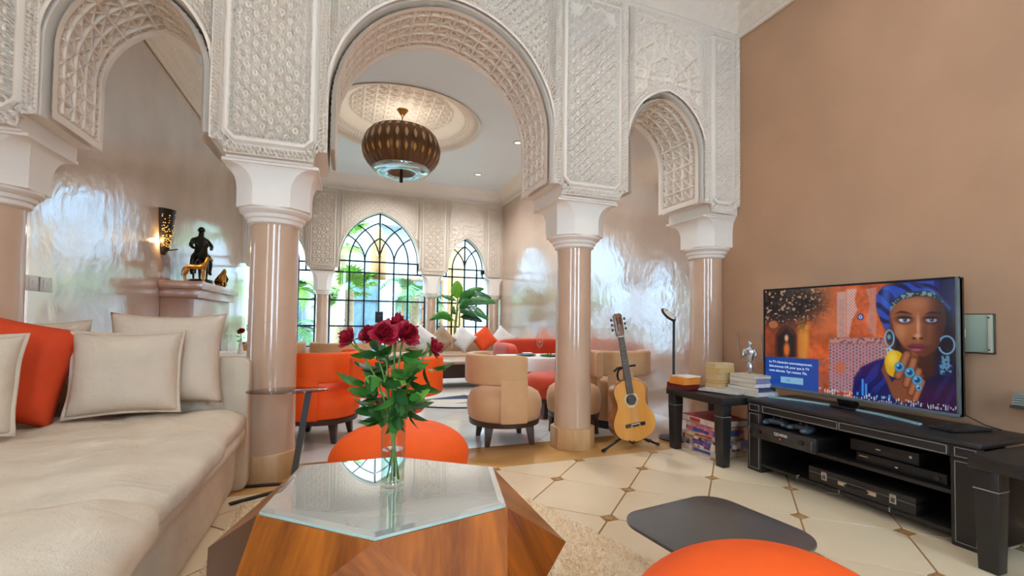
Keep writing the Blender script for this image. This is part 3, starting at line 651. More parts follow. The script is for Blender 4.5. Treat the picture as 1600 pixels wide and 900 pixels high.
pillow('linen_cushion', 'cream cushion peeking up behind the burnt orange cushion', 0.42, 0.42, 0.14, LINEN2, frame((-1.42, 2.90, 0.755), (1, 0.0, 0.06), (0.0, 0.15, 1)), seed=4.1, pinch=.05)
# ------------------------------------------------------------ faceted coffee table
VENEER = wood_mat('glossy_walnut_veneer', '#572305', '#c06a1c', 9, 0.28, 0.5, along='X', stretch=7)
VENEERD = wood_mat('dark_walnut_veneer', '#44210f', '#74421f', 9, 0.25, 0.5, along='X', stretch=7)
ct = thing('coffee_table', 'faceted walnut coffee table with a clear glass top', 'table', (0.165, 1.632, 0))
top = [(-0.399, -0.09), (-0.078, -0.373), (0.332, -0.281), (0.407, 0.084), (0.056, 0.341), (-0.32, 0.339)]
cen = Vector((0, 0, 0.2)); up3 = [Vector((x, y, 0.405)) for x, y in top]; mid = []
for i in range(6):
    a = (up3[i] + up3[(i + 1) % 6]) / 2; d = Vector((a.x, a.y, 0)).normalized(); mid.append(d * 0.625 + Vector((0, 0, 0.20)))
low = [Vector((x * 0.95, y * 0.95, 0.034)) for x, y in top]
def facet(a, b, c, m, name='veneer_facet', ang=0.6):
    ce = (a + b + c) / 3; n = (b - a).cross(c - a).normalized()
    if n.dot(ce - cen) < 0: n = -n
    r = (b - a).normalized(); u = n.cross(r); r2 = r * math.cos(ang) + u * math.sin(ang); u2 = n.cross(r2)
    M3 = Matrix((r2, u2, n)); pts = [M3 @ (p - ce) for p in (a, b, c)]
    mb = MB(); mb.add([(p.x, p.y, 0) for p in pts] + [(p.x * .97, p.y * .97, -0.012) for p in pts], [(0, 1, 2), (3, 5, 4), (0, 3, 4, 1), (1, 4, 5, 2), (2, 5, 3, 0)])
    o = mb.build(name, m, ct); o.matrix_local = Matrix.Translation(ce) @ M3.transposed().to_4x4(); return o
for i in range(6):
    j = (i + 1) % 6
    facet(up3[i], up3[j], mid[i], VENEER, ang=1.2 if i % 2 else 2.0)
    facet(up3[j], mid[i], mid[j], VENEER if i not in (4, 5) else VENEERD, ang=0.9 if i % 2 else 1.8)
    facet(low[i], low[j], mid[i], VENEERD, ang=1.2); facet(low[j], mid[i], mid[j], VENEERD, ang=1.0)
MB().prism([(x * 1.0, y * 1.0) for x, y in top], 0.385, 0.404).build('top_panel', VENEER, ct)
def mirror_glass():
    m = bpy.data.materials.new('pale_reflective_glass'); m.use_nodes = True; N = m.node_tree.nodes; L = m.node_tree.links
    b = N['Principled BSDF']; b.inputs['Base Color'].default_value = (0.68, 0.73, 0.71, 1); b.inputs['Roughness'].default_value = 0.25
    g = N.new('ShaderNodeBsdfGlossy'); g.inputs[0].default_value = (0.93, 0.97, 0.95, 1); g.inputs['Roughness'].default_value = 0.015
    nz = N.new('ShaderNodeTexNoise'); nz.inputs['Scale'].default_value = 2.0; mr = N.new('ShaderNodeMapRange'); mr.inputs[3].default_value = 0.60; mr.inputs[4].default_value = 0.68; L.new(nz.outputs['Fac'], mr.inputs[0])
    mx = N.new('ShaderNodeMixShader'); L.new(mr.outputs[0], mx.inputs[0]); L.new(b.outputs[0], mx.inputs[1]); L.new(g.outputs[0], mx.inputs[2]); L.new(mx.outputs[0], N['Material Output'].inputs[0]); return m
MIRG = mirror_glass()
rs = []
for k, z in ((0.985, 0.405), (0.985, 0.409), (0.985, 0.414), (0.93, 0.420)): rs.append([(x * k, y * k, z) for x, y in top])
gl = MB(); gl.rings(rs[2:], False, True); gl.build('glass_top', MIRG, ct)
EDGEG = mat('green_glass_edge', '#b9d8cf', 0.05, ior=1.8, var=0.1, vscale=20)
MB().rings(rs[:3], True, False).build('glass_edge', EDGEG, ct)
# ------------------------------------------------------------ vase and roses
GLASS = glass_mat('clear_vase_glass', (0.93, 0.96, 0.94), 1.5, 0.0)
ZT = 0.421; VX, VY = 0.168, 1.62
va = thing('glass_vase', 'straight clear glass vase on the coffee table', 'vase', (VX, VY, ZT))
MB().lathe([(0.0005, 0.0), (0.036, 0.0), (0.041, 0.004), (0.0415, 0.25), (0.0385, 0.25), (0.038, 0.018), (0.0005, 0.016)], 32, cap=False).build('body', GLASS, va, smooth=True, angle=50)
WATER = glass_mat('vase_water', (0.90, 0.94, 0.86), 1.33)
MB().lathe([(0.0005, 0.0185), (0.0372, 0.0185), (0.0372, 0.125), (0.0005, 0.125)], 24, cap=False).build('water', WATER, va, smooth=True, angle=50)
ROSE = mat('crimson_petal', '#a30a2a', 0.6, var=0.35, vscale=40)
STEM = mat('rose_stem', '#5f8a3a', 0.5, var=0.2, vscale=20)
LF = [mat('rose_leaf_green', '#3f7a2c', 0.4, var=0.3, vscale=30), mat('rose_leaf_deep', '#24501f', 0.4, var=0.3, vscale=30), mat('rose_leaf_light', '#77a844', 0.4, var=0.25, vscale=30)]
def rose_bloom(R, rnd, m, parent, M4):
    mb = MB(); ga = 2.39996
    for k in range(34):
        t = k / 33; r0 = R * (0.08 + 0.60 * t); open_ = 0.05 + 0.95 * t ** 1.8; ph = k * ga + rnd.uniform(-.15, .15); w = R * (0.40 + 0.55 * t); hgt = R * (1.05 - 0.20 * t) * rnd.uniform(.9, 1.1)
        g = []; NU, NV = 6, 5
        for j in range(NV):
            v = j / (NV - 1); out = r0 * (0.25 + 0.75 * min(1, v * 1.6)) + open_ * R * 0.42 * v ** 2.2; z = -R * 0.25 * t + hgt * (v - 0.22 * open_ * v ** 3) * (1 - .25 * t)
            for i in range(NU):
                u = i / (NU - 1) * 2 - 1; wid = w * (math.sin(PI * (0.14 + 0.72 * v)) ** 0.6); a = ph + u * wid / max(out, R * .22) * .62
                o2 = out + R * (.05 * math.cos(u * 5 + k)) * v - abs(u) ** 2 * .05 * R
                g.append((o2 * math.cos(a), o2 * math.sin(a), z - (abs(u) ** 2.5) * .18 * R * v))
        mb.add(g, [(j * NU + i, j * NU + i + 1, (j + 1) * NU + i + 1, (j + 1) * NU + i) for j in range(NV - 1) for i in range(NU - 1)])
    o = mb.build('bloom', m, parent, smooth=True); o.matrix_local = M4; return o
LEAFMESH = []
def leaf_mesh(L=1.0, W=0.55):
    v = []; f = []; n = 9
    for i in range(n):
        s = i / (n - 1); w = W * .5 * math.sin(PI * s ** 0.8) ** 0.85 * (1 + .05 * (-1) ** i); z = -.18 * s * s
        v += [(s * L, -w, z + w * .25), (s * L, 0, z), (s * L, w, z + w * .25)]
    for i in range(n - 1):
        for k in (0, 1): f.append((i * 3 + k, i * 3 + k + 1, (i + 1) * 3 + k + 1, (i + 1) * 3 + k))
    me = bpy.data.meshes.new('leaf'); me.from_pydata(v, [], f); me.polygons.foreach_set('use_smooth', [True] * len(f)); return me
for q in range(3):
    me = leaf_mesh(); me.materials.append(LF[q]); LEAFMESH.append(me)
def add_leaf(parent, pos, d, size, rnd, q=None):
    d = Vector(d).normalized(); o = bpy.data.objects.new('leaf', LEAFMESH[rnd.choice((0, 0, 1, 1, 2)) if q is None else q]); COL.objects.link(o); o.parent = parent
    s = d.cross(Vector((0, 0, 1)));
    if s.length < .1: s = Vector((1, 0, 0))
    s.normalize(); n = s.cross(d); a = rnd.uniform(-.9, .9); s2 = s * math.cos(a) + n * math.sin(a); n2 = d.cross(s2) * -1
    o.matrix_local = Matrix.Translation(pos) @ Matrix((d, s2, d.cross(s2))).transposed().to_4x4() @ Matrix.Scale(size, 4)
roses = [  # head position, radius, facing
    ((0.010, 1.62, 0.935), 0.042, (-0.75, -0.35, 0.45), 'wilted red rose tilting out past the others toward the sofa'),
    ((0.082, 1.63, 0.945), 0.045, (-0.35, -0.45, 0.8), 'dusky red rose between the tilting rose and the big bloom'),
    ((0.128, 1.59, 0.950), 0.053, (-0.05, -0.75, 0.65), 'big open crimson rose facing front in the middle of the bouquet'),
    ((0.180, 1.66, 0.985), 0.048, (0.1, -0.2, 1.0), 'highest red rose at the top of the bouquet'),
    ((0.205, 1.60, 0.950), 0.053, (0.35, -0.7, 0.6), 'full crimson rose on the lamp side of the bouquet'),
    ((0.305, 1.60, 0.900), 0.040, (0.85, -0.3, 0.3), 'red rose drooping sideways toward the guitar'),
    ((0.172, 1.70, 0.945), 0.038, (0.0, 0.5, 0.8), 'red rose at the back of the bouquet facing the windows')]
for i, (p, R, d, l) in enumerate(roses):
    rnd = random.Random(20 + i); t = thing('red_rose', l, 'rose', (VX, VY, ZT), 0, 'red roses in the glass vase'); hp = Vector(p) - Vector((VX, VY, ZT)); d = Vector(d).normalized()
    a = rnd.uniform(0, 6.28); b0 = Vector((0.022 * math.cos(a), 0.022 * math.sin(a), 0.022)); b1 = Vector((-0.012 * math.cos(a) + hp.x * .06, -0.012 * math.sin(a) + hp.y * .06, 0.25)); e = hp - d * R * .6
    pts = []; 
    for s in np.linspace(0, 1, 9): 
        q = b0.lerp(b1, s * 2) if s <= .5 else b1.lerp(e, (s - .5) * 2); 
        if s > .5: q = q + Vector((hp.x * .12, hp.y * .12, 0)) * -math.sin((s - .5) * 2 * PI) * .8
        pts.append(q)
    pts.append(hp - d * R * .25)
    st = MB().tube(pts, 0.0032, 6).build('stem', STEM, t, smooth=True)
    zq = d; xq = zq.orthogonal().normalized(); yq = zq.cross(xq)
    rose_bloom(R, rnd, ROSE, t, Matrix.Translation(hp - d * R * .2) @ Matrix((xq, yq, zq)).transposed().to_4x4())
    for k in range(5): 
        aa = 2 * PI * k / 5; dd = (xq * math.cos(aa) + yq * math.sin(aa)) * .9 - d * .35; add_leaf(t, hp - d * R * .35, dd, R * .8, rnd, 0)
    for k in range(11):
        s = 0.50 + 0.38 * k / 10; idx = s * (len(pts) - 2); i0 = int(idx); q = pts[i0].lerp(pts[i0 + 1], idx - i0); az = rnd.uniform(0, 2 * PI)
        dr = Vector((math.cos(az), math.sin(az) * .8, rnd.uniform(-.7, .35))); tw = q + dr.normalized() * rnd.uniform(.02, .075)
        add_leaf(t, tw, dr, rnd.uniform(0.065, 0.10), rnd); add_leaf(t, tw, dr + Vector((rnd.uniform(-1, 1), rnd.uniform(-1, 1), -.6)), rnd.uniform(0.055, 0.085), rnd)
# ------------------------------------------------------------ small tables, poufs, rug
BLK = mat('matt_black_metal', '#26282b', 0.42, var=0.08, vscale=10, metal=0.4)
STEEL = mat('brushed_dark_steel', '#565a5e', 0.35, metal=0.7, var=0.1)
SMOKE = glass_mat('smoked_table_glass', (0.62, 0.60, 0.57), 1.6)
cs = thing('side_table', 'slim side table with a smoked glass top in front of the column', 'table', (-0.30, 2.93, 0))
hd = [(0.22 * math.cos(a), 0.115 * math.sin(a)) for a in np.linspace(0, 2 * PI, 41)[:-1]]
MB().prism(hd, 0.568, 0.576).build('glass_top', SMOKE, cs, bevel=0.002)
MB().bar((0.11, 0.0, 0.568), (0.03, 0.03, 0.012), 0.035, 0.012, up=(0, 1, 0)).build('leg', STEEL, cs)
MB().bar((0.03, 0.07, 0.006), (-0.28, 0.10, 0.006), 0.03, 0.010).build('foot_bar', BLK, cs); MB().bar((0.06, 0.02, 0.006), (-0.25, -0.16, 0.006), 0.03, 0.010).build('foot_bar', BLK, cs)
bt = thing('low_table', 'low black table with a rounded square top beside the rug', 'table', (1.235, 1.235, 0), 0.12)
def rsq(w, h, r, n=10):
    p = []
    for cx, cy, a0 in ((w - r, h - r, 0), (-w + r, h - r, PI / 2), (-w + r, -h + r, PI), (w - r, -h + r, 1.5 * PI)):
        p += [(cx + r * math.cos(a0 + PI / 2 * i / n), cy + r * math.sin(a0 + PI / 2 * i / n)) for i in range(n + 1)]
    return p
BTOP = mat('satin_black_laminate', '#524d49', 0.30, var=0.04, vscale=4)
MB().prism(rsq(0.26, 0.235, 0.11), 0.272, 0.284).build('table_top', BTOP, bt, bevel=0.003)
MB().tube([(0, 0, 0.012), (0, 0, 0.272)], 0.022, 16).build('stem', BLK, bt, smooth=True, angle=40); MB().lathe([(0.15, 0.0), (0.15, 0.008), (0.03, 0.014)], 32).build('base', BLK, bt, smooth=True, angle=40)
def pouf(label, loc, rx, ry, h, rz=0):
    t = thing('orange_pouf', label, 'stool', loc, rz, 'orange velvet stools around the coffee table')
    MB().lathe([(rx * .90, .10), (rx * .97, .16)] + [(rx * math.cos(a), h - .20 + .20 * math.sin(a)) for a in np.linspace(0, PI / 2 - .02, 16)] + [(.0005, h)], 56, sy=ry / rx).build('seat', ORANGE, t, smooth=True, angle=70)
    MB().lathe([(0.22, 0.02), (0.24, 0.03), (0.24, 0.10), (0.22, 0.11)], 32).build('base_ring', mat('dark_walnut', '#3a2418', 0.4, var=0.15), t, smooth=True, angle=40)
    for k in range(4):
        a = PI / 4 + k * PI / 2; MB().lathe([(0.018, 0), (0.02, 0.03)], 10, (0.19 * math.cos(a), 0.19 * math.sin(a), 0)).build('foot', BLK, t)
pouf('round orange velvet stool across the coffee table from the camera', (0.315, 2.60, 0), 0.385, 0.31, 0.43)
pouf('round orange velvet stool cut off by the bottom of the picture', (0.905, 0.755, 0), 0.325, 0.26, 0.480, -0.3)
RUG = mat('sand_shag_rug', '#ffe6c6', 1.0, var=0.10, vscale=60, bump=0.3, bscale=120, bdist=0.01)
def rug(name, label, poly, z, m, pile, seed):
    rnd = random.Random(seed); o = MB().prism(poly, 0.001, z).build(name, m, bevel=0.004); tag(o, label, 'rug'); return o
rg = rug('shag_rug', 'sand coloured shag rug under the coffee table', [(-0.50, 0.3), (1.33, 0.3), (1.245, 1.45), (0.93, 2.50), (0.6, 2.74), (-0.47, 2.74)], 0.012, RUG, None, 1)
# tufts of pile
rnd = np.random.RandomState(3); n = 42000
px = rnd.uniform(-0.5, 1.33, n); py = rnd.uniform(0.5, 2.74, n)
edgex = np.interp(py, [0.3, 1.45, 2.50, 2.74], [1.33, 1.245, 0.93, 0.6]); k = px < edgex; px, py = px[k], py[k]; n = len(px)
a = rnd.uniform(0, 2 * PI, n); hgt = rnd.uniform(0.010, 0.020, n); lx, ly = rnd.normal(0, .010, n), rnd.normal(0, .010, n); w = 0.0035
V = np.zeros((n, 3, 3)); V[:, 0] = np.stack([px - w * np.cos(a), py - w * np.sin(a), np.full(n, .010)], -1); V[:, 1] = np.stack([px + w * np.cos(a), py + w * np.sin(a), np.full(n, .010)], -1); V[:, 2] = np.stack([px + lx, py + ly, .010 + hgt], -1)
me = bpy.data.meshes.new('pile'); me.vertices.add(n * 3); me.vertices.foreach_set('co', V.reshape(-1).astype(np.float32)); me.loops.add(n * 3); me.loops.foreach_set('vertex_index', np.arange(n * 3, dtype=np.int32)); me.polygons.add(n); me.polygons.foreach_set('loop_start', (np.arange(n) * 3).astype(np.int32)); me.update(calc_edges=True)
me.materials.append(RUG); po = bpy.data.objects.new('pile', me); COL.objects.link(po); po.parent = rg; po['kind'] = 'stuff'
# ------------------------------------------------------------ television and its stand
LEATH = mat('black_leather_panel', '#1d1b1b', 0.42, var=0.25, vscale=9, bump=0.15, bscale=120, bdist=0.003)
STITCH = mat('grey_stitching', '#8d8a86', 0.8, var=0.1)
VOID = mat('black_lacquer_and_hole_shade', '#0b0b0c', 0.5)  # black lacquer; also the painted shade of holes and openings
sx0, sx1, sy0, sy1, sh = 2.63, 3.10, 1.135, 2.355, 0.485
ts = thing('tv_stand', 'long black leather television stand with pale stitching', 'tv stand', (0, 0, 0))
MB().box(sx0 - .005, sx1, sy0 - .005, sy1 + .005, sh - .03, sh).build('top', LEATH, ts, bevel=0.012)
ap = MB().box(sx0, sx0 + .03, sy0 + .11, sy1 - .11, 0.40, sh - .03).build('apron', LEATH, ts, bevel=0.004)
for y in (sy0, sy1 - .11):
    lg = MB().box(sx0, sx1, y, y + .11, 0.0, 0.40).build('side_panel', LEATH, ts, bevel=0.006)
    MB().box(sx0, sx0 + .03, y, y + .11, 0.40, sh - .03).build('corner_block', LEATH, ts, bevel=0.004)
    def loop(y0, y1, z0, z1, par, x=sx0 - 0.0012):
        mb = MB()
        for a, b in (((y0, z0), (y1, z0)), ((y1, z0), (y1, z1)), ((y1, z1), (y0, z1)), ((y0, z1), (y0, z0))): mb.bar((x, a[0], a[1]), (x, b[0], b[1]), 0.0028, 0.0028)
        mb.build('stitching', STITCH, par)
    loop(y + .018, y + .092, 0.022, 0.385, lg); loop(y + .018, y + .092, 0.408, sh - .038, lg)
ym = (sy0 + sy1) / 2
loop(sy0 + .122, ym - .006, 0.408, sh - .038, ap); loop(ym + .006, sy1 - .122, 0.408, sh - .038, ap)
MB().box(sx1 - .02, sx1, sy0 + .11, sy1 - .11, 0.03, 0.455).build('back_panel', VOID, ts)
MB().box(sx0 + .01, sx1 - .02, sy0 + .11, sy1 - .11, 0.225, 0.243).build('shelf', LEATH, ts)
MB().box(sx0 + .005, sx1 - .02, sy0 + .11, sy1 - .11, 0.045, 0.065).build('shelf', LEATH, ts, bevel=0.002)
mb = MB()
for y in np.linspace(sy0 + .11, sy1 - .11, 5)[1:-1]: mb.box(sx0 + .003, sx0 + .02, y - .003, y + .003, 0.043, 0.068)
mb.build('shelf_joint', STITCH, ts)
# equipment on the shelves
EQ = mat('black_equipment_steel', '#1a1a1c', 0.38, var=0.15, vscale=20, metal=0.2); EQ2 = mat('worn_rack_metal', '#3a3532', 0.5, var=0.4, vscale=25, metal=0.3)
SIL = mat('silver_metal', '#b8bcc0', 0.25, metal=0.9, var=0.05)
WHT = mat('white_print', '#d8d8d8', 0.7)
def ML(loc, right, up): return frame(loc, right, up)
am = thing('power_amplifier', 'worn black rack amplifier sticking out of the stand shelf', 'amplifier', (2.575, 2.06, 0.244))
MB().box(0.02, 0.36, -0.20, 0.20, 0.0, 0.085).build('case', EQ, am, bevel=0.003)
fp = MB().box(0.0, 0.02, -0.225, 0.225, 0.0, 0.086).build('front_plate', EQ2, am, bevel=0.002)
for y in (-0.14, 0.15):
    MB().lathe([(0.016, 0), (0.016, 0.014), (0.013, 0.016)], 16).build('knob', EQ, fp, loc=(0, y, 0.045), rot=(0, -PI / 2, 0))
for y in (-0.215, 0.215): MB().tube([(0.0, y, 0.015), (-0.022, y, 0.018), (-0.022, y, 0.068), (0.0, y, 0.071)], 0.004, 6).build('rack_handle', STEEL, fp, smooth=True)
text_obj('QD4960', 0.026, WHT, fp, ML((-0.0015, 0.045, 0.050), (0, -1, 0), (0, 0, 1)), bold=0.0006)
MB().box(-0.001, 0.0, 0.0, 0.006, 0.028, 0.034).build('power_light', emit_mat('red_led', '#ff4030', 2.0), fp)
def controller(label, x, y, z, rz):
    t = thing('game_controller', label, 'controller', (x, y, z), rz, 'game controllers on the amplifier')
    squad('body', (0, 0, 0.028), (0.045, 0.065, 0.020), mat('grey_blue_plastic', '#39424a', 0.3), t, 0.7, 0.7, nu=32, nv=16)
    for s in (1, -1):
        squad('grip', (-0.035, s * 0.055, 0.022), (0.045, 0.02, 0.018), MATS['grey_blue_plastic'], t, 0.9, 0.9, nu=24, nv=12); MB().lathe([(0.009, 0), (0.007, 0.008), (0.010, 0.012)], 12, (-.005, s * .025, .046)).build('thumbstick', EQ, t)
controller('game controller on the amplifier nearer the corner books', 2.68, 2.16, 0.330, 0.3); controller('game controller on the amplifier nearer the console', 2.68, 1.98, 0.330, -0.2)
gc = thing('game_console', 'black box game console stacked on the flat disc player', 'console', (2.70, 1.56, 0.298))
MB().box(0, 0.26, -0.16, 0.165, 0, 0.062).build('case', EQ, gc, bevel=0.003); MB().box(-.001, 0, 0.0, 0.16, 0.033, 0.035).build('disc_slot', VOID, gc); MB().box(-.0015, 0, 0.012, 0.034, .03, .036).build('logo_mark', SIL, gc)
MB().lathe([(0.007, 0), (0.007, 0.001)], 16).build('power_button', SIL, gc, loc=(-.001, -0.125, 0.035), rot=(0, -PI / 2, 0))
dp = thing('disc_player', 'long flat black player on the upper shelf of the stand', 'player', (2.68, 1.48, 0.244))
MB().box(0, 0.28, -0.20, 0.20, 0, 0.052).build('case', EQ, dp, bevel=0.003); MB().lathe([(0.012, 0), (0.012, 0.010)], 16).build('dial', EQ2, dp, loc=(0, -0.165, 0.026), rot=(0, -PI / 2, 0))
MB().box(-.0015, 0, 0.14, 0.185, .034, .039).build('logo_mark', SIL, dp); MB().box(-.0015, 0, 0.0, 0.014, .020, .027).build('display', SIL, dp)
cse = thing('instrument_case', 'flat black carrying case with silver latches on the bottom shelf', 'case', (2.64, 1.655, 0.066))
MB().box(0, 0.30, -0.272, 0.272, 0, 0.052).build('lower_shell', LEATH, cse, bevel=0.006); MB().box(0, 0.30, -0.272, 0.272, 0.054, 0.086).build('lid', LEATH, cse, bevel=0.006)
MB().box(-.001, 0.0, -0.27, 0.27, 0.0522, 0.0538).build('trim_line', SIL, cse)
for y in (-0.175, 0.175):
    f = MB().box(-0.006, 0, y - .016, y + .016, 0.026, 0.074).build('latch', SIL, cse, bevel=0.002); MB().box(-0.009, -0.006, y - .008, y + .008, 0.034, 0.056).build('clasp', STEEL, f)
BRASS = mat('pale_brass', '#c9b79a', 0.35, metal=0.7)
for y in (-0.075, 0.075): MB().box(-0.006, 0, y - .022, y + .022, 0.030, 0.050).build('handle_mount', BRASS, cse, bevel=0.002)
MB().tube([(-0.004, -0.06, .04), (-0.018, -0.04, .036), (-0.018, 0.04, .036), (-0.004, 0.06, .04)], 0.006, 8).build('handle', LEATH, cse, smooth=True)
# ------------------------------------------------------------ television picture, painted on a fine grid
def tv_picture(W, H):
    # photo-plane coordinates (zoomed crop) to screen uv by homography
    src = np.array([(165, 160), (1060, 100), (1062, 740), (168, 605)], float); dst = np.array([(0, 0), (1, 0), (1, 1), (0, 1)], float); A = []
    for (x, y), (u, v) in zip(src, dst): A += [[x, y, 1, 0, 0, 0, -u * x, -u * y, -u], [0, 0, 0, x, y, 1, -v * x, -v * y, -v]]
    Hm = np.linalg.svd(np.array(A))[2][-1].reshape(3, 3); Hi = np.linalg.inv(Hm)
    U, V = np.meshgrid((np.arange(W) + .0) / (W - 1), (np.arange(H) + .0) / (H - 1)); q = np.stack([U, V, np.ones_like(U)], -1) @ Hi.T
    X = q[..., 0] / q[..., 2]; Y = q[..., 1] / q[..., 2]
    rs = np.random.RandomState(5)
    def noise(sx, sy, seed):
        r = np.random.RandomState(seed); gx, gy = int(900 / sx) + 4, int(700 / sy) + 4; g = r.rand(gy, gx); fx = (X - 160) / sx + 1; fy = (Y - 90) / sy + 1
        i = np.clip(fx.astype(int), 0, gx - 2); j = np.clip(fy.astype(int), 0, gy - 2); a = np.clip(fx - i, 0, 1); b = np.clip(fy - j, 0, 1); a = a * a * (3 - 2 * a); b = b * b * (3 - 2 * b)
        return (g[j, i] * (1 - a) + g[j, i + 1] * a) * (1 - b) + (g[j + 1, i] * (1 - a) + g[j + 1, i + 1] * a) * b
    img = np.zeros((H, W, 3))
    def mix(c, m): 
        nonlocal img; m = np.clip(m, 0, 1)[..., None]; c = np.array(c, float) / 255 if np.ndim(c) == 1 else c; img = img * (1 - m) + c * m
    def ell(cx, cy, rx, ry, soft=0.12, rot=0.0):
        dx, dy = X - cx, Y - cy; c, s = math.cos(rot), math.sin(rot); d = np.hypot((dx * c + dy * s) / rx, (-dx * s + dy * c) / ry); return 1 - sst(1 - soft, 1 + soft, d)
    def poly(pts, soft=3.0):
        ins = np.zeros(X.shape, bool); dm = np.full(X.shape, 1e9); n = len(pts)
        for (x0, y0), (x1, y1) in zip(pts, pts[1:] + pts[:1]):
            c = ((y0 > Y) != (y1 > Y)) & (X < (x1 - x0) * (Y - y0) / ((y1 - y0) if y1 != y0 else 1e-9) + x0); ins ^= c
            t = np.clip(((X - x0) * (x1 - x0) + (Y - y0) * (y1 - y0)) / ((x1 - x0) ** 2 + (y1 - y0) ** 2 + 1e-9), 0, 1); dm = np.minimum(dm, np.hypot(X - x0 - t * (x1 - x0), Y - y0 - t * (y1 - y0)))
        return np.where(ins, np.clip(.5 + dm / soft / 2, 0, 1), np.clip(.5 - dm / soft / 2, 0, 1))
    n1, n2, n3 = noise(60, 60, 1), noise(22, 22, 2), noise(9, 9, 3)
    img[:] = np.array([196, 88, 42]) / 255; img *= (0.65 + 0.35 * n1 + 0.22 * n2 + 0.16 * n3)[..., None]
    mix((214, 120, 70), 0.6 * ell(450, 250, 90, 130, .6)); mix((235, 160, 60), 0.8 * ell(345, 380, 26, 160, .5)); mix((90, 40, 25), 0.5 * ell(230, 420, 90, 130, .5))
    mix((60, 44, 38), ell(260, 210, 190, 130, .4) * (n3 > .38)); mix((22, 20, 20), ell(240, 200, 190, 110, .4) * (n3 < .52)); mix((190, 150, 120), ell(260, 210, 180, 110, .3) * (n3 > .78)); mix((205, 120, 70), ell(205, 320, 22, 18) * .8)
    mix((70, 34, 20), poly([(215, 475), (215, 370), (240, 335), (268, 322), (298, 340), (316, 372), (316, 475)], 6)); mix((24, 14, 18), poly([(228, 475), (228, 380), (268, 338), (305, 380), (305, 475)])); mix((225, 110, 40), ell(268, 440, 14, 34, .5)); mix((235, 180, 130), ell(267, 385, 9, 16, .5)); mix((90, 40, 22), poly([(250, 475), (250, 410), (258, 475)]))
    # lace panels and tiles
    lace = (np.sin(X * .42) * np.sin(Y * .42) > -.15)
    mix((206, 165, 158), poly([(505, 165), (548, 160), (548, 380), (505, 382)]) * .85); mix((176, 120, 112), poly([(512, 200), (540, 198), (540, 378), (512, 380)]) * .6 * n3)
    mix((212, 178, 172), poly([(550, 150), (600, 148), (588, 200), (600, 250), (575, 300), (560, 380), (550, 380)]) * (0.35 + .65 * lace)); mix((200, 150, 140), poly([(640, 150), (690, 140), (690, 400), (640, 300), (660, 220)]) * (.2 + .6 * lace))
    mix((196, 150, 150), poly([(470, 385), (720, 380), (720, 412), (470, 408)]) * .8); mix((60, 50, 90), poly([(470, 385), (720, 380), (720, 412), (470, 408)]) * (n3 > .62) * .6)
    tl = poly([(468, 412), (730, 412), (740, 640), (468, 640)]); cell = np.hypot(((X / 15.5) % 1) - .5, ((Y / 15.5 + .5 * (np.floor(X / 15.5) % 2)) % 1) - .5)
    mix((196, 140, 150), tl * .9); mix((38, 42, 96), tl * (cell < .30)); mix((170, 190, 200), tl * (cell < .12)); mix((205, 110, 70), tl * ell(520, 525, 26, 26, .3) * .8); mix((40, 110, 110), tl * ((n2 > .74) & (cell < .32)))
    mix((150, 90, 80), poly([(420, 480), (468, 470), (468, 640), (420, 640)]) * (n3 > .5) * .8); mix((80, 70, 130), ell(615, 283, 17, 17)); mix((220, 220, 230), ell(615, 283, 8, 8)); mix((30, 40, 110), ell(615, 283, 4, 4)); mix((140, 110, 160), ell(655, 345, 10, 10) * .7)
    # dark ground behind the woman
    mix((8, 10, 30), poly([(760, 100), (1070, 90), (1070, 760), (900, 760), (860, 640), (760, 450)], 30))
    # robe
    fold = .5 + .5 * np.sin(X * .09 + Y * .05 + 3 * n1)
    mix((10, 22, 92), poly([(575, 645), (585, 570), (620, 520), (690, 488), (760, 470), (830, 520), (900, 640), (920, 760), (600, 760)], 6)); mix((26, 62, 170), poly([(600, 640), (612, 560), (680, 510), (760, 490), (790, 560), (700, 640)], 16) * (fold > .55) * .55)
    mix((8, 14, 60), poly([(900, 480), (1070, 500), (1070, 760), (880, 760)], 20)); mix((20, 36, 110), poly([(930, 560), (1060, 520), (1060, 740), (960, 740)], 20) * (fold > .6) * .5)
    # neck and face
    mix((64, 30, 18), poly([(800, 400), (960, 420), (960, 560), (860, 600), (800, 520)], 14))
    face = poly([(752, 260), (765, 225), (800, 200), (880, 182), (960, 188), (1006, 230), (1012, 310), (995, 385), (962, 440), (915, 468), (868, 464), (815, 425), (775, 365)], 5)
    mix((126, 68, 40), face); lite = ell(850, 300, 90, 110, .8); mix((180, 108, 66), face * lite * .75); mix((212, 140, 96), face * ell(800, 350, 26, 46, .9) * .6); mix((200, 136, 100), face * ell(880, 215, 60, 26, .9) * .5); mix((44, 22, 18), face * sst(905, 1010, X) * .78)
    mix((70, 34, 22), face * ell(905, 440, 70, 26, .6) * .5)
    for ex, lt in ((820, 1.0), (945, .8)):
        mix((50, 24, 16), face * ell(ex, 294, 40, 22, .5) * .8); mix((200, 205, 222), ell(ex, 297, 26, 11, .25) * lt); mix((62, 92, 150), ell(ex + 3, 296, 11, 11, .2)); mix((8, 8, 14), ell(ex + 3, 296, 5, 5, .3)); mix((240, 245, 255), ell(ex - 1, 292, 2.5, 2.5, .4)); mix((14, 8, 8), ell(ex, 287, 29, 4.5, .5))
    mix((26, 14, 12), poly([(776, 268), (800, 254), (830, 257), (858, 270), (828, 265), (800, 263)], 4)); mix((26, 14, 12), poly([(918, 268), (945, 256), (985, 258), (996, 268), (960, 266)], 4))
    mix((222, 168, 140), face * ell(884, 330, 7, 52, .8) * .7); mix((220, 160, 130), face * ell(880, 372, 15, 10, .8) * .8); mix((58, 26, 18), ell(864, 384, 9, 5, .6) + ell(898, 384, 9, 5, .6)); mix((80, 42, 28), face * ell(915, 350, 14, 50, .8) * .5)
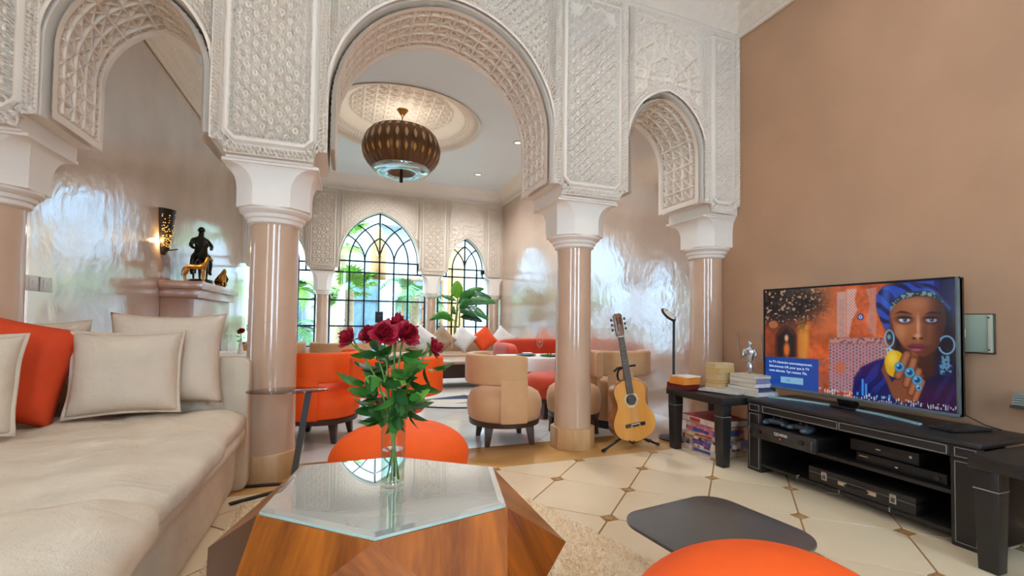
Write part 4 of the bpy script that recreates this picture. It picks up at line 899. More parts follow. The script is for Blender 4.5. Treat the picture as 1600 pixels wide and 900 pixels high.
    mix((116, 44, 58), poly([(832, 420), (860, 408), (878, 413), (898, 408), (920, 424), (898, 448), (872, 454), (850, 446)], 4)); mix((178, 96, 108), ell(874, 438, 22, 7, .6) * .8); mix((40, 12, 20), poly([(834, 422), (876, 427), (920, 425), (876, 431)], 3))
    # turban and band
    tur = poly([(690, 180), (720, 140), (800, 122), (900, 110), (1060, 100), (1062, 300), (1030, 260), (1004, 215), (960, 182), (880, 172), (800, 195), (765, 225), (750, 262), (752, 330), (735, 345), (710, 300), (690, 240)], 5)
    tf = .5 + .5 * np.sin((X - 2.2 * Y) * .045 + 4 * n1); mix((14, 30, 118), tur); mix((40, 92, 210), tur * (tf > .5) * (X < 960) * .7); mix((8, 16, 60), tur * ((tf < .22) | (X > 985)) * .8); mix((70, 130, 230), tur * ell(735, 180, 18, 50, .9) * .6); mix((90, 140, 220), poly([(860, 118), (960, 150), (1040, 240), (1030, 250), (950, 165)], 6) * .4)
    band = poly([(752, 262), (756, 222), (795, 180), (850, 160), (900, 155), (960, 165), (1000, 196), (998, 210), (955, 186), (880, 178), (805, 200), (770, 232)], 4); mix((24, 58, 78), band); mix((150, 180, 170), band * (n3 > .60) * .8)
    # earrings
    ring = lambda cx, cy, rx, ry, w: ell(cx, cy, rx, ry, .08) * (1 - ell(cx, cy, rx - w, ry - w, .08))
    mix((120, 180, 215), ring(750, 385, 24, 42, 7)); mix((26, 50, 70), ell(750, 380, 15, 28, .3)); mix((150, 205, 230), ell(748, 378, 8, 12, .4) * .7); mix((150, 200, 225), poly([(732, 428), (772, 428), (768, 470), (738, 468)]) * (n3 > .45))
    mix((120, 175, 215), ring(1016, 415, 40, 46, 8) * ((X > 985) | (Y > 425))); mix((90, 140, 175), poly([(992, 465), (1035, 465), (1040, 550), (985, 556), (980, 510)], 4) * (n3 > .42))
    # fruit, hand, rings
    mix((226, 176, 22), ell(775, 505, 50, 64, .06)); mix((250, 222, 90), ell(762, 480, 22, 30, .7) * .8); mix((170, 110, 20), ell(806, 545, 24, 36, .7) * .6)
    mix((150, 84, 40), ell(850, 480, 34, 34, .2) * .8)
    mix((132, 74, 46), poly([(710, 535), (725, 500), (735, 545), (760, 590), (800, 560), (812, 470), (850, 462), (870, 500), (905, 560), (905, 620), (870, 690), (800, 690), (760, 660), (735, 590)], 5))
    for (a, b, c, d, w) in ((830, 462, 790, 560, 20), (862, 490, 828, 600, 19), (885, 540, 850, 640, 18), (900, 590, 868, 670, 16)):
        t = np.clip(((X - a) * (c - a) + (Y - b) * (d - b)) / ((c - a) ** 2 + (d - b) ** 2), 0, 1); dd = np.hypot(X - a - t * (c - a), Y - b - t * (d - b)); mix((150, 88, 56), 1 - sst(w * .8, w, dd)); mix((196, 132, 96), (1 - sst(w * .2, w * .6, dd)) * .5); mix((60, 28, 18), (sst(w * .75, w * .95, dd) - sst(w, w * 1.2, dd)) * .6)
    for cx, cy, r in ((795, 520, 23), (843, 546, 24), (878, 582, 24), (885, 618, 14)): mix((38, 120, 176), ell(cx, cy, r, r, .1)); mix((110, 200, 230), ring(cx, cy, r * .85, r * .85, 4) * .8); mix((16, 60, 110), ell(cx, cy, r * .45, r * .45, .3)); mix((150, 220, 240), ell(cx - 6, cy - 7, 5, 5, .5))
    # equaliser bars and scribbles along the bottom
    for cx, top in ((600, 640), (624, 578), (640, 600), (655, 645), (690, 655), (715, 658), (748, 652)): yb = 660 + (cx - 640) * .12; mix((60, 150, 235), poly([(cx - 5, top), (cx + 5, top), (cx + 5, yb), (cx - 5, yb)], 2))
    base = 632 + (X - 420) * .135; mix((220, 225, 235), ((np.abs(Y - base) < 8 + 8 * n3) & (X > 420) & (n3 > .52) & (np.sin(X * .55) > -.2)).astype(float) * .8)
    # message box
    mix((6, 72, 168), poly([(166, 474), (418, 486), (418, 642), (168, 612)], 1.5)); mix((140, 196, 226), poly([(240, 568), (346, 577), (346, 609), (240, 597)], 1.5))
    return np.clip(img, 0, 1)
TVX, TY0, TY1, TZ0, TZ1 = 2.88, 1.318, 2.432, 0.545, 1.250
tv = thing('television', 'flat television showing a woman in a blue turban holding yellow fruit', 'television', (0, 0, 0))
BEZ = mat('dark_bezel', '#20242a', 0.3, metal=0.5); BEZS = mat('steel_blue_bezel', '#6d8288', 0.3, metal=0.6)
MB().box(TVX + .004, TVX + .05, TY0, TY1, TZ0, TZ1).build('back_shell', EQ, tv, bevel=0.006)
bz = MB(); bz.box(TVX - .006, TVX + .01, TY0, TY1, TZ1 - .012, TZ1); bz.box(TVX - .006, TVX + .01, TY1 - .010, TY1, TZ0, TZ1); bz.build('bezel', BEZ, tv)
MB().box(TVX - .008, TVX + .03, TY0, TY0 + .012, TZ0, TZ1).build('side_bezel', BEZS, tv, bevel=0.002); MB().box(TVX - .010, TVX + .02, TY0, TY1, TZ0 - .004, TZ0 + .016).build('bottom_bezel', BEZS, tv, bevel=0.002)
Wp, Hp = 440, 262; im = tv_picture(Wp, Hp); ly, ry, lz, rz_ = TY1 - .010, TY0 + .012, TZ0 + .016, TZ1 - .012
Ys = np.linspace(ly, ry, Wp); Zs = np.linspace(rz_, lz, Hp); Yg, Zg = np.meshgrid(Ys, Zs)
scr = gridmesh('screen', np.stack([np.full(Yg.shape, TVX - .001), Yg, Zg], -1), None, tv, smooth=False)
ca = scr.data.color_attributes.new('picture', 'FLOAT_COLOR', 'POINT'); li = np.where(im <= .04045, im / 12.92, ((im + .055) / 1.055) ** 2.4)
ca.data.foreach_set('color', np.concatenate([li, np.ones(li.shape[:2] + (1,))], -1).reshape(-1).astype(np.float32))
def screen_mat():
    m = bpy.data.materials.new('television_screen'); m.use_nodes = True; N = m.node_tree.nodes; L = m.node_tree.links; b = N['Principled BSDF']
    a = N.new('ShaderNodeAttribute'); a.attribute_name = 'picture'; b.inputs['Base Color'].default_value = (.01, .01, .012, 1); b.inputs['Roughness'].default_value = .12
    L.new(a.outputs['Color'], b.inputs['Emission Color']); b.inputs['Emission Strength'].default_value = 0.85; return m
scr.data.materials.append(screen_mat())
TXT = emit_mat('screen_text', '#c8dcf4', 1.2); TXT2 = emit_mat('screen_button_text', '#3a6fae', 1.0)
kx = (ly - ry); kz = rz_ - lz
def suv(u, v): return (TVX - .0022, ly - u * kx, rz_ - v * kz)
for i, s in enumerate(("La TV s'\u00e9teindra automatiquement.", 'S\u00e9lectionnez OK pour que la TV', 'reste allum\u00e9e. Tps restant: 70s.')):
    text_obj(s, 0.0225, TXT, tv, frame(suv(0.030, 0.760 + i * 0.045), (0, -1, 0), (0, 0, 1)), bold=0.0004)
text_obj('OK', 0.024, TXT2, tv, frame(suv(0.166, 0.938), (0, -1, 0), (0, 0, 1)), align='CENTER')
MB().bar((TVX + .02, 1.875, 0.552), (TVX + .05, 1.875, 0.497), 0.10, 0.05, up=(1, 0, 0)).build('stand_neck', EQ, tv, bevel=0.01)
FOOT = mat('brushed_steel_foot', '#9cc4d0', 0.25, metal=0.25)
pth = [(2.985 - 0.21 * (1 - (abs(y - 1.875) / .44) ** 2) * 0 - 0.0, y) for y in np.linspace(1.44, 2.31, 15)]
ft = [(2.77 + 0.10 * (1 - ((y - 1.875) / .435) ** 2) + 0.02, y) for y in np.linspace(1.44, 2.31, 15)]
mb = MB(); mb.rings([[(x - .016, y, .487), (x + .016, y, .487), (x + .016, y, .497), (x - .016, y, .499)] for x, y in ft]); mb.build('stand_foot', FOOT, tv)
MB().box(2.86, 2.95, 1.80, 1.95, .487, .499).build('foot_bridge', EQ, tv, bevel=.003)
MB().tube([(2.93, 1.36, .60), (2.95, 1.33, .55), (3.0, 1.28, .51), (3.05, 1.24, .489)], .003, 6).build('cable', EQ, tv, smooth=True)
rm = thing('set_top_tray', 'thin black keyboard tray lying on the television stand', 'keyboard', (2.84, 1.325, 0.486), -0.18)
MB().box(-.085, .16, -.055, .055, 0, .014).build('tray', EQ, rm, bevel=.004)
kb = MB()
for i in range(11):
    for j in range(4): kb.box(-.07 + i * .020, -.055 + i * .020, -.045 + j * .023, -.028 + j * .023, .014, .018)
ko = kb.build('keys', EQ2, rm); ko['kind'] = 'stuff'
# wall plate, corner books
wp = thing('junction_box_cover', 'sage green metal cover plate on the wall behind the television', 'cover plate', (XR, 1.56, 0.962))
SAGE = mat('sage_green_enamel', '#9aa592', 0.45, var=0.05); DARKW = mat('dark_wood_edge', '#4a3a2a', 0.5)
MB().box(-0.012, 0, -0.245, 0.16, -0.108, 0.108).build('frame', DARKW, wp, bevel=.006); MB().box(-0.022, -0.010, -0.238, 0.15, -0.101, 0.101).build('plate', SAGE, wp, bevel=.005)
MB().box(-0.026, -0.022, -0.235, -0.222, -0.098, 0.098).build('edge_strip', mat('cream_enamel', '#c9c6ae', .4), wp); 
sw = MB().box(-0.028, -0.022, -0.13, -0.03, -0.022, 0.022).build('switch_bank', mat('white_plastic', '#dcdcd6', .4), wp, bevel=.002)
for k in range(4): MB().box(-0.032, -0.028, -0.12 + k * .022, -0.105 + k * .022, -.012, .012).build('rocker', EQ, sw)
for y, z in ((-.225, .085), (-.225, -.085)): MB().lathe([(.005, 0), (.004, .003)], 10).build('screw', STEEL, wp, loc=(-.026, y, z), rot=(0, -PI / 2, 0))
# ------------------------------------------------------------ black end tables
def end_table(label, x0, x1, y0, y1, h):
    t = thing('end_table', label, 'table', ((x0 + x1) / 2, (y0 + y1) / 2, 0), 0, 'black end tables beside the television stand'); a, b = (x1 - x0) / 2, (y1 - y0) / 2
    MB().box(-a, a, -b, b, h - .055, h).build('table_top', LEATH, t, bevel=.005)
    for sx in (-1, 1):
        for sy in (-1, 1):
            w = .04; x, y = sx * (a - w - .012), sy * (b - w - .012)
            lg = MB().rings([[(x + i * w * k, y + j * w * k, z) for i, j in ((-1, -1), (1, -1), (1, 1), (-1, 1))] for z, k in ((0, .8), (h - .13, 1), (h - .055, 1))]).build('leg', LEATH, t, bevel=.004)
            MB().rings([[(x + i * w * 1.01, y + j * w * 1.01, z) for i, j in ((-1, -1), (1, -1), (1, 1), (-1, 1))] for z in (h - .135, h - .131)]).build('joint_line', STITCH, lg)
    return t
end_table('black end table with books between the column and the television stand', 2.44, 2.95, 2.385, 2.965, 0.482)
end_table('worn black end table cut off by the picture edge', 2.455, 2.98, 0.50, 1.105, 0.465)
WOODTOP = wood_mat('scuffed_brown_board', '#5a4030', '#7d5a40', 8)
PAGE = [mat('aged_pages', '#c8a878', .9, var=.15, vscale=60, stretch=(1, 1, 12)), mat('cream_pages', '#d6ccb4', .9, var=.1, vscale=60, stretch=(1, 1, 12)), mat('yellowed_pages', '#cda66a', .9, var=.15, vscale=60, stretch=(1, 1, 12))]
def book(label, x, y, z, w, d, h, rz, cover, pages, group, name='book'):
    """closed book lying flat: w across x, d along y, spine at +y side"""
    t = thing(name, label, 'book', (x, y, z), rz, group); c = cover if not isinstance(cover, str) else mat('cover_' + cover[1:], cover, .5, var=.12, vscale=25); k = .0022
    MB().box(-w / 2 + .003, w / 2 - .003, -d / 2 + .003, d / 2 - .002, k, h - k).build('pages', pages, t)
    mb = MB(); mb.box(-w / 2, w / 2, -d / 2, d / 2, 0, k); mb.box(-w / 2, w / 2, -d / 2, d / 2, h - k, h); mb.box(-w / 2, w / 2, d / 2 - .002, d / 2, 0, h); mb.build('cover', c, t)
    return z + h
g = 'paperbacks stacked on the end table'
z = .483
z = book('thin magazine lying lowest under the paperback stack', 2.70, 2.62, z, .23, .30, .010, .25, '#9a9590', PAGE[1], g)
z = book('glossy magazine in clear wrap under the paperback stack', 2.67, 2.60, z, .22, .29, .012, .4, '#b8b4b0', PAGE[1], g)
names = ['bottom yellowed paperback of the stack beside the figurine', 'second yellowed paperback from the bottom of its stack', 'thick middle paperback of the yellowed stack', 'fourth yellowed paperback from the bottom of its stack', 'topmost yellowed paperback of the stack by the column']
for k, (h, w, d, r) in enumerate(((.036, .125, .185, .1), (.022, .12, .18, .2), (.052, .12, .18, .05), (.040, .125, .18, .12), (.036, .108, .17, -.1))): z = book(names[k], 2.735, 2.70, z, d, w, h, r, ['#b98a52', '#a8834e', '#c29a5e', '#b08b58', '#cbb58c'][k], PAGE[(0, 2)[k % 2]], g)
z = .483; g2 = 'hardback books under the silver figurine'
names = ['white hardback at the bottom under the silver figurine', 'dark patterned book second from the bottom under the figurine', 'white and pink book in the figurine stack', 'violet grey book in the figurine stack', 'pale cream book topmost under the silver figurine']
for k, (h, w, d, r, c) in enumerate(((.032, .20, .29, 0, '#d5d2cc'), (.028, .18, .26, .08, '#3a4668'), (.028, .17, .235, -.05, '#d8cfd2'), (.032, .17, .23, .04, '#8d87a0'), (.022, .17, .23, -.06, '#c9bfae'))): z = book(names[k], 2.82, 2.495, z, w, d, h, r + PI, c, PAGE[1], g2)
fg = thing('silver_figurine', 'small silver torso figurine inside a tilted square frame', 'figurine', (2.85, 2.53, z), -1.2)
squad('pedestal', (0, 0, .045), (.024, .022, .045), SIL, fg, .9, .9, nu=24, nv=16)
MB().lathe([(.012, .08), (.020, .10), (.030, .135), (.036, .165), (.030, .185), (.010, .195), (.009, .205), (.016, .215), (.017, .228), (.010, .240), (.0005, .243)], 24, sy=.7).build('torso', SIL, fg, smooth=True)
for s in (1, -1): MB().tube([(s * .033, 0, .180), (s * .046, -.004, .150), (s * .040, -.018, .125)], [.010, .009, .008], 8).build('arm', SIL, fg, smooth=True)
mb = MB(); q = [(-.07, .095), (.085, .105), (.080, .300), (-.095, .300)]
for a, b in zip(q, q[1:] + q[:1]): mb.bar((a[0], .012, a[1]), (b[0], .012, b[1]), .009, .009, up=(0, 1, 0))
mb.build('square_frame', SIL, fg)
book('dark red box lying at the corner of the end table', 2.52, 2.86, .483, .15, .20, .040, 0, '#7a1a1c', mat('dark_red_card', '#6e1517', .5, var=.1), None, name='red_box')
ob = thing('orange_box', 'shallow orange box with papers on top of the red box', 'box', (2.50, 2.82, .524), .1)
MB().box(-.085, .085, -.075, .075, 0, .055).build('box_body', mat('orange_card', '#d8812a', .6, var=.1), ob, bevel=.002); MB().box(-.07, .08, -.085, .06, .056, .064).build('paper', mat('white_paper', '#ddd8cc', .8), ob); MB().bar((-.09, -.03, .085), (.05, .05, .068), .008, .004).build('pencil', mat('brown_pencil', '#9a6a48', .5), ob)
# board games under the table
GA = [mat('game_red', '#b03a34', .5, var=.3, vscale=18), mat('game_cream', '#cdb894', .6, var=.25, vscale=16), mat('game_pink', '#c45a8a', .5, var=.5, vscale=30), mat('game_blue', '#3c4f92', .5, var=.5, vscale=24), mat('game_white', '#d8d0c4', .6, var=.2, vscale=20), mat('game_violet', '#6d4c86', .5, var=.7, vscale=26)]
def multi_print(name, cols, scale):
    m = bpy.data.materials.new(name); m.use_nodes = True; N = m.node_tree.nodes; L = m.node_tree.links; tc = N.new('ShaderNodeTexCoord'); v = N.new('ShaderNodeTexVoronoi'); v.inputs['Scale'].default_value = scale; L.new(tc.outputs['Object'], v.inputs['Vector'])
    r = N.new('ShaderNodeValToRGB'); r.color_ramp.interpolation = 'CONSTANT'; sp = N.new('ShaderNodeSeparateColor'); L.new(v.outputs['Color'], sp.inputs[0]); L.new(sp.outputs[0], r.inputs[0])
    while len(r.color_ramp.elements) < len(cols): r.color_ramp.elements.new(.5)
    for i, c in enumerate(cols): r.color_ramp.elements[i].position = i / len(cols); r.color_ramp.elements[i].color = lin(c) + (1,)
    b = N['Principled BSDF']; b.inputs['Roughness'].default_value = .4; L.new(r.outputs[0], b.inputs['Base Color']); return m
GP1 = multi_print('game_crowd_print', ['#5c3f6e', '#d9cfc4', '#8a7a96', '#c98a3a', '#3a3040', '#b8a8b4'], 26); GP2 = multi_print('game_bright_print', ['#b8407a', '#3c5a9c', '#cfa8b8', '#6a58a0', '#d86a8a'], 22); GP3 = multi_print('game_pale_print', ['#cdbca8', '#d8cfc0', '#b89878', '#cfc0b0'], 14)
specs = [('flat board game box lowest on the floor under the end table', .30, .33, .045, 0.05, GP3), ('board game box with a crowded violet print', .30, .36, .075, .02, GP1), ('cream board game box in the middle of the pile', .28, .31, .030, .09, GA[1]), ('bright pink and blue board game box', .28, .31, .040, -.03, GP2), ('beige board game box under the red edged one', .28, .29, .030, .10, GP3), ('red edged board game box on top of the pile', .31, .35, .055, -.04, GA[4])]
z = .002
for k, (l, w, d, h, r, m) in enumerate(specs):
    t = thing('board_game', l, 'game box', (2.715, 2.735, z), r, 'board games piled under the end table')
    MB().box(-w / 2, w / 2, -d / 2, d / 2, 0, h * .98).build('box_lid', m, t, bevel=.002)
    if k == 5:
        e = MB()
        for zz in (0.001, h * .98 - .005): e.box(-w / 2 - .001, w / 2 + .001, -d / 2 - .001, d / 2 + .001, zz, zz + .006)
        e.box(-w / 2 - .001, -w / 2 + .006, -d / 2 - .001, -d / 2 + .006, 0, h * .98); e.build('red_edge', GA[0], t); MB().box(-w / 2 - .0016, -w / 2, -.02, .09, .012, h - .014).build('title_block', GA[0], t)
    else: MB().box(-w / 2 - .0012, -w / 2, -d * .3, d * .2, h * .25, h * .75).build('title_block', GA[(3, 5, 0, 3, 2)[k]], t)
    z += h
# corner-cut papers on the far end table
pp = thing('paper_pile', 'grey folded papers stacked on a wall bracket at the picture edge', 'papers', (3.12, 1.175, .62)); 
for k in range(5): MB().box(-.06 + k * .004, .08, -.10, .03, .012 * k, .012 * k + .010).build('sheet', mat('grey_paper', '#8c9088', .8, var=.2, vscale=12), pp)
MB().box(-.07, .085, -.11, .035, -.015, -.002).build('bracket', STEEL, pp)
# ------------------------------------------------------------ floor lamp
la = thing('floor_lamp', 'slim black reading lamp with a round tilted head', 'lamp', (2.665, 3.14, 0.003))
MB().lathe([(.12, 0), (.12, .012), (.03, .020), (.012, .022)], 36).build('base', BLK, la, smooth=True, angle=40); MB().lathe([(.011, .02), (.011, 1.035), (.009, 1.04)], 12).build('pole', BLK, la, smooth=True, angle=40)
hm = frame((-.062, -.02, 1.062), (1, .1, -.32), (-.25, .45, .9)); hd_ = MB().lathe([(.0005, -.006), (.070, -.008), (.078, 0), (.070, .008), (.0005, .008)], 32, cap=False).build('lamp_head', BLK, la, smooth=True, angle=60); hd_.matrix_local = frame((-.066, -.01, 1.062), (.94, .1, -.30), (.22, .62, .50))
MB().lathe([(.0005, 0), (.060, 0), (.060, .002), (.0005, .002)], 32, cap=False, c=(0, 0, .009)).build('diffuser', mat('frosted_diffuser', '#e8e4dc', .6), hd_); MB().lathe([(.0005, 0), (.060, 0), (.060, .002), (.0005, .002)], 32, cap=False, c=(0, 0, -.012)).build('diffuser', MATS['frosted_diffuser'], hd_)
MB().lathe([(.014, 0), (.014, .02)], 12, (0, 0, 1.03)).build('hinge', BLK, la)
# ------------------------------------------------------------ guitar on a stand
SPR = wood_mat('spruce_top', '#d28a35', '#e2a050', 10, .25, .6, along='Y', stretch=12); MAH = wood_mat('mahogany_sides', '#7a3f1a', '#a85a22', 8, .2, .7, along='Y', stretch=6); EBO = mat('ebony', '#2a201c', .45, var=.15); NECKW = wood_mat('neck_wood', '#6a3c24', '#8d5636', 9, .35, .4, along='Y')
gt = thing('acoustic_guitar', 'honey coloured classical guitar resting on its stand', 'guitar', (0, 0, 0)); gt.matrix_world = frame((2.185, 2.985, 0.062), (0.985, -0.12, 0.14), (-0.20, 0.11, 1))
ys = np.linspace(0, .485, 60); wv = np.interp(ys, [0, .004, .02, .05, .09, .13, .17, .21, .25, .285, .32, .36, .40, .44, .47, .482, .485], [0.02, .05, .105, .150, .176, .184, .179, .162, .136, .122, .124, .134, .138, .125, .088, .045, .02])
from_ = np.convolve(np.pad(wv, 2, mode='edge'), np.ones(5) / 5, 'valid'); from_[0] = .02; from_[-1] = .02
outl = [(w, y) for w, y in zip(from_, ys)] + [(-w, y) for w, y in zip(from_[::-1], ys[::-1])]
MB().prism(outl, -.095, 0).build('body', MAH, gt, smooth=True, angle=50); MB().prism([(x * .995, .242 + (y - .242) * .996) for x, y in outl], .0005, .004).build('soundboard', SPR, gt)
MB().prism([(x * 1.008, .242 + (y - .242) * 1.004) for x, y in outl], -.006, .0003).build('binding', EBO, gt)
c0 = (0, .325); MB().lathe([(.043, .0045), (.062, .0045), (.062, .0055), (.043, .0055)], 40, (c0[0], c0[1], 0), cap=False).build('rosette', mat('rosette_inlay', '#cdb288', .5, var=.4, vscale=90), gt); MB().lathe([(.0005, .0046), (.043, .0046), (.043, .0050)], 36, (c0[0], c0[1], 0)).build('soundhole', VOID, gt)  # soundhole is a dark disc, painted for the shade inside
br = MB().box(-.085, .085, .115, .142, .004, .013).build('bridge', EBO, gt, bevel=.002); MB().box(-.038, .038, .133, .137, .013, .018).build('saddle', mat('bone', '#e8e0cc', .4), br)
for s in (-.035, .035): MB().box(s - .006, s + .006, .118, .124, .013, .0135).build('inlay', MATS['bone'], br)
MB().rings([[(-w, y, -d), (-w * .7, y, -d - .018), (w * .7, y, -d - .018), (w, y, -d), (w, y, .004), (-w, y, .004)] for y, w, d in ((.470, .028, .03), (.56, .027, .004), (.83, .025, .002))]).build('neck', NECKW, gt, bevel=.002)
fb = MB().rings([[(-w, y, .004), (w, y, .004), (w, y, .009), (-w, y, .009)] for y, w in ((.372, .0305), (.83, .0255))]).build('fingerboard', EBO, gt)
for k in range(1, 17): y = .83 - .65 * (1 - 2 ** (-k / 12)); MB().box(-.029, .029, y - .0008, y + .0008, .009, .0102).build('fret', SIL, fb)
MB().box(-.026, .026, .828, .834, .004, .012).build('nut', MATS['bone'], gt)
hs = MB().prism([(-.027, .832), (.027, .832), (.036, .86), (.037, 1.0), (.030, 1.012), (.012, 1.02), (0, 1.014), (-.012, 1.02), (-.030, 1.012), (-.037, 1.0), (-.036, .86)], -.016, .003); hso = hs.build('headstock', NECKW, gt, bevel=.002); hso.rotation_euler = (0, 0, 0)
for s in (-1, 1):
    MB().box(s * .014 - .005, s * .014 + .005, .875, .985, .003, .0045).build('slot', VOID, hso)
    for k in range(3): y = .89 + k * .04; MB().tube([(s * .034, y, -.006), (s * .052, y, -.006)], .003, 6).build('peg_shaft', SIL, hso); squad('tuning_peg', (s * .058, y, -.006), (.008, .011, .006), EBO, hso, .7, .7, nu=14, nv=8)
for k in range(6): x = -.021 + k * .0084; MB().tube([(x * 1.3, .135, .0165), (x, .83, .0125), (x * .6, .93, .006)], .0007, 4).build('string', mat('nylon_string', '#d8d2c2', .3), gt)
gs = thing('guitar_stand', 'black tubular tripod stand holding the guitar', 'stand', (2.19, 3.10, 0.003))
for px, py in ((1.872 - 2.19, 2.985 - 3.10), (2.395 - 2.19, 3.00 - 3.10), (2.40 - 2.19, 3.27 - 3.10)):
    l = MB().tube([(0, 0, .10), (px * .5, py * .5, .055), (px, py, .010)], .009, 10).build('leg', BLK, gs, smooth=True); MB().tube([(px * .93, py * .93, .017), (px * 1.03, py * 1.03, .010)], .012, 10).build('rubber_foot', EQ, l)
MB().tube([(0, 0, .08), (-.02, .05, .35), (-.06, .09, .55), (-.07, .06, .60), (-.05, .02, .625)], .009, 10).build('post', BLK, gs, smooth=True)
MB().tube([(-.13, .035, .590), (-.10, .03, .62), (-.03, .015, .632), (.05, -.005, .642)], .009, 10).build('neck_yoke', BLK, gs, smooth=True)
for s in (-1, 1): MB().tube([(0, 0, .085), (s * .07, -.02, .07), (s * .075, -.15, .055), (s * .075, -.17, .075)], .008, 8).build('cradle_arm', BLK, gs, smooth=True)
# ------------------------------------------------------------ round tub chairs
TANV = mat('camel_velvet', '#c99b6c', 0.75, var=0.06, vscale=9, sheen=0.3); REDV = mat('rust_red_velvet', '#c23a12', 0.65, var=0.08, vscale=9, sheen=0.3); DWAL = mat('dark_walnut', '#3a2418', 0.4, var=0.15)
def arc_band(mb, r0, r1, z0, z1, a0, a1, n=28, rd=0.022, taper=True):
    rs = []; rc = (r0 + r1) / 2; zc = (z0 + z1) / 2
    for i in range(n + 1):
        a = a0 + (a1 - a0) * i / n; k = 1.0
        if taper: e = min(i, n - i) / 2.0; k = 1 if e >= 1 else math.sqrt(max(0.02, 1 - (1 - e) ** 2)) * .12 + .88
        w, h = (r1 - r0) / 2, (z1 - z0) / 2 * k; p = rsq(w, h, min(rd, w * .95, h * .95), 3)
        rs.append([((rc + x) * math.cos(a), (rc + x) * math.sin(a), zc + y) for x, y in p])
    return mb.rings(rs)
def tub_chair(label, fabric, loc, rz, group, mirror=1, sym=False, skirted=False, band=None, sc=1.0):
    t = thing('tub_chair', label, 'chair', loc, rz, group); D = math.radians
    zb = 0.07 if skirted else 0.195; t.scale = (sc, sc, 1.0)
    MB().lathe([(.285, zb), (.300, zb + .02), (.314, (zb + .42) / 2), (.306, .36), (.285, .405), (.24, .432), (.15, .448), (.0005, .455)], 40).build('seat', fabric, t, smooth=True, angle=60)
    a0, a1 = (D(-115), D(115)) if sym else (D(18) * mirror, D(-165) * mirror)
    if band: a0, a1 = D(band[0]), D(band[1])
    arc_band(MB(), .255, .332, .488, .725, a0, a1).build('backrest', fabric, t, smooth=True, angle=50)
    arc_band(MB(), .296, .336, zb + .005, .54, D(-19), D(18 if not sym else 19), 8, .010, False).build('back_panel', fabric, t, smooth=True, angle=50)
    if skirted: MB().lathe([(.27, 0), (.285, .004), (.285, .068), (.27, .07)], 40).build('plinth', BLK, t, smooth=True, angle=40)
    else:
        MB().lathe([(.27, .155), (.292, .157), (.295, .195), (.27, .20)], 40).build('base_ring', DWAL, t, smooth=True, angle=40)
        for k in range(4):
            a = D(45 + 90 * k); x, y = .21 * math.cos(a), .21 * math.sin(a); ox, oy = .262 * math.cos(a), .262 * math.sin(a)
            MB().rings([[(px + i * w, py + j * w, z) for i, j in ((-1, -1), (1, -1), (1, 1), (-1, 1))] for px, py, w, z in ((ox, oy, .018, 0), (x * 1.12, y * 1.12, .031, .158))]).build('leg', DWAL, t, bevel=.003)
    return t
g = 'round tub chairs in the far room'
tub_chair('orange velvet tub chair beside the sofa column', ORANGE, (-0.17, 4.10, 0.001), math.radians(-110), g, mirror=-1)
tub_chair('camel velvet tub chair standing clear beside the rose bouquet', TANV, (1.27, 3.56, 0.001), math.radians(-95), g)
tub_chair('camel velvet tub chair half hidden by the column near the guitar', TANV, (1.945, 3.60, 0.001), math.radians(15), g, band=(-45, 45), sc=.78)
tub_chair('skirted camel tub armchair right behind the guitar', TANV, (2.53, 3.86, 0.001), math.radians(-112), g, sym=True, skirted=True, sc=1.08)
tub_chair('rust red tub chair drawn up to the white tablecloth', REDV, (2.10, 4.38, 0.001), math.radians(5), g, band=(-40, 40))
tub_chair('camel tub chair at the far table next to the column edge', TANV, (-0.74, 5.62, 0.001), math.radians(-90), g, sym=True)
tub_chair('camel tub chair seen behind the drooping rose leaves', TANV, (-0.03, 5.50, 0.001), math.radians(-90), g, sym=True)
wc = thing('lounge_chair', 'orange barrel back chair directly behind the roses', 'chair', (0.385, 3.52, 0.001), math.radians(-97))
arc_band(MB(), .275, .345, .44, .725, math.radians(-88), math.radians(88)).build('backrest', ORANGE, wc, smooth=True, angle=50)
MB().lathe([(.20, .28), (.215, .30), (.215, .40), (.19, .43), (.0005, .44)], 36, (-.10, 0, 0)).build('seat', ORANGE, wc, smooth=True, angle=60)
for s in (-1, 1):
    MB().bar((.30, s * .115, .46), (.30, s * .125, 0), .035, .03, up=(0, 1, 0)).build('leg', DWAL, wc); MB().bar((-.22, s * .12, .30), (-.24, s * .13, 0), .035, .03, up=(0, 1, 0)).build('leg', DWAL, wc)
    MB().bar((.30, s * .115, .30), (-.22, s * .12, .30), .03, .035).build('seat_rail', DWAL, wc)
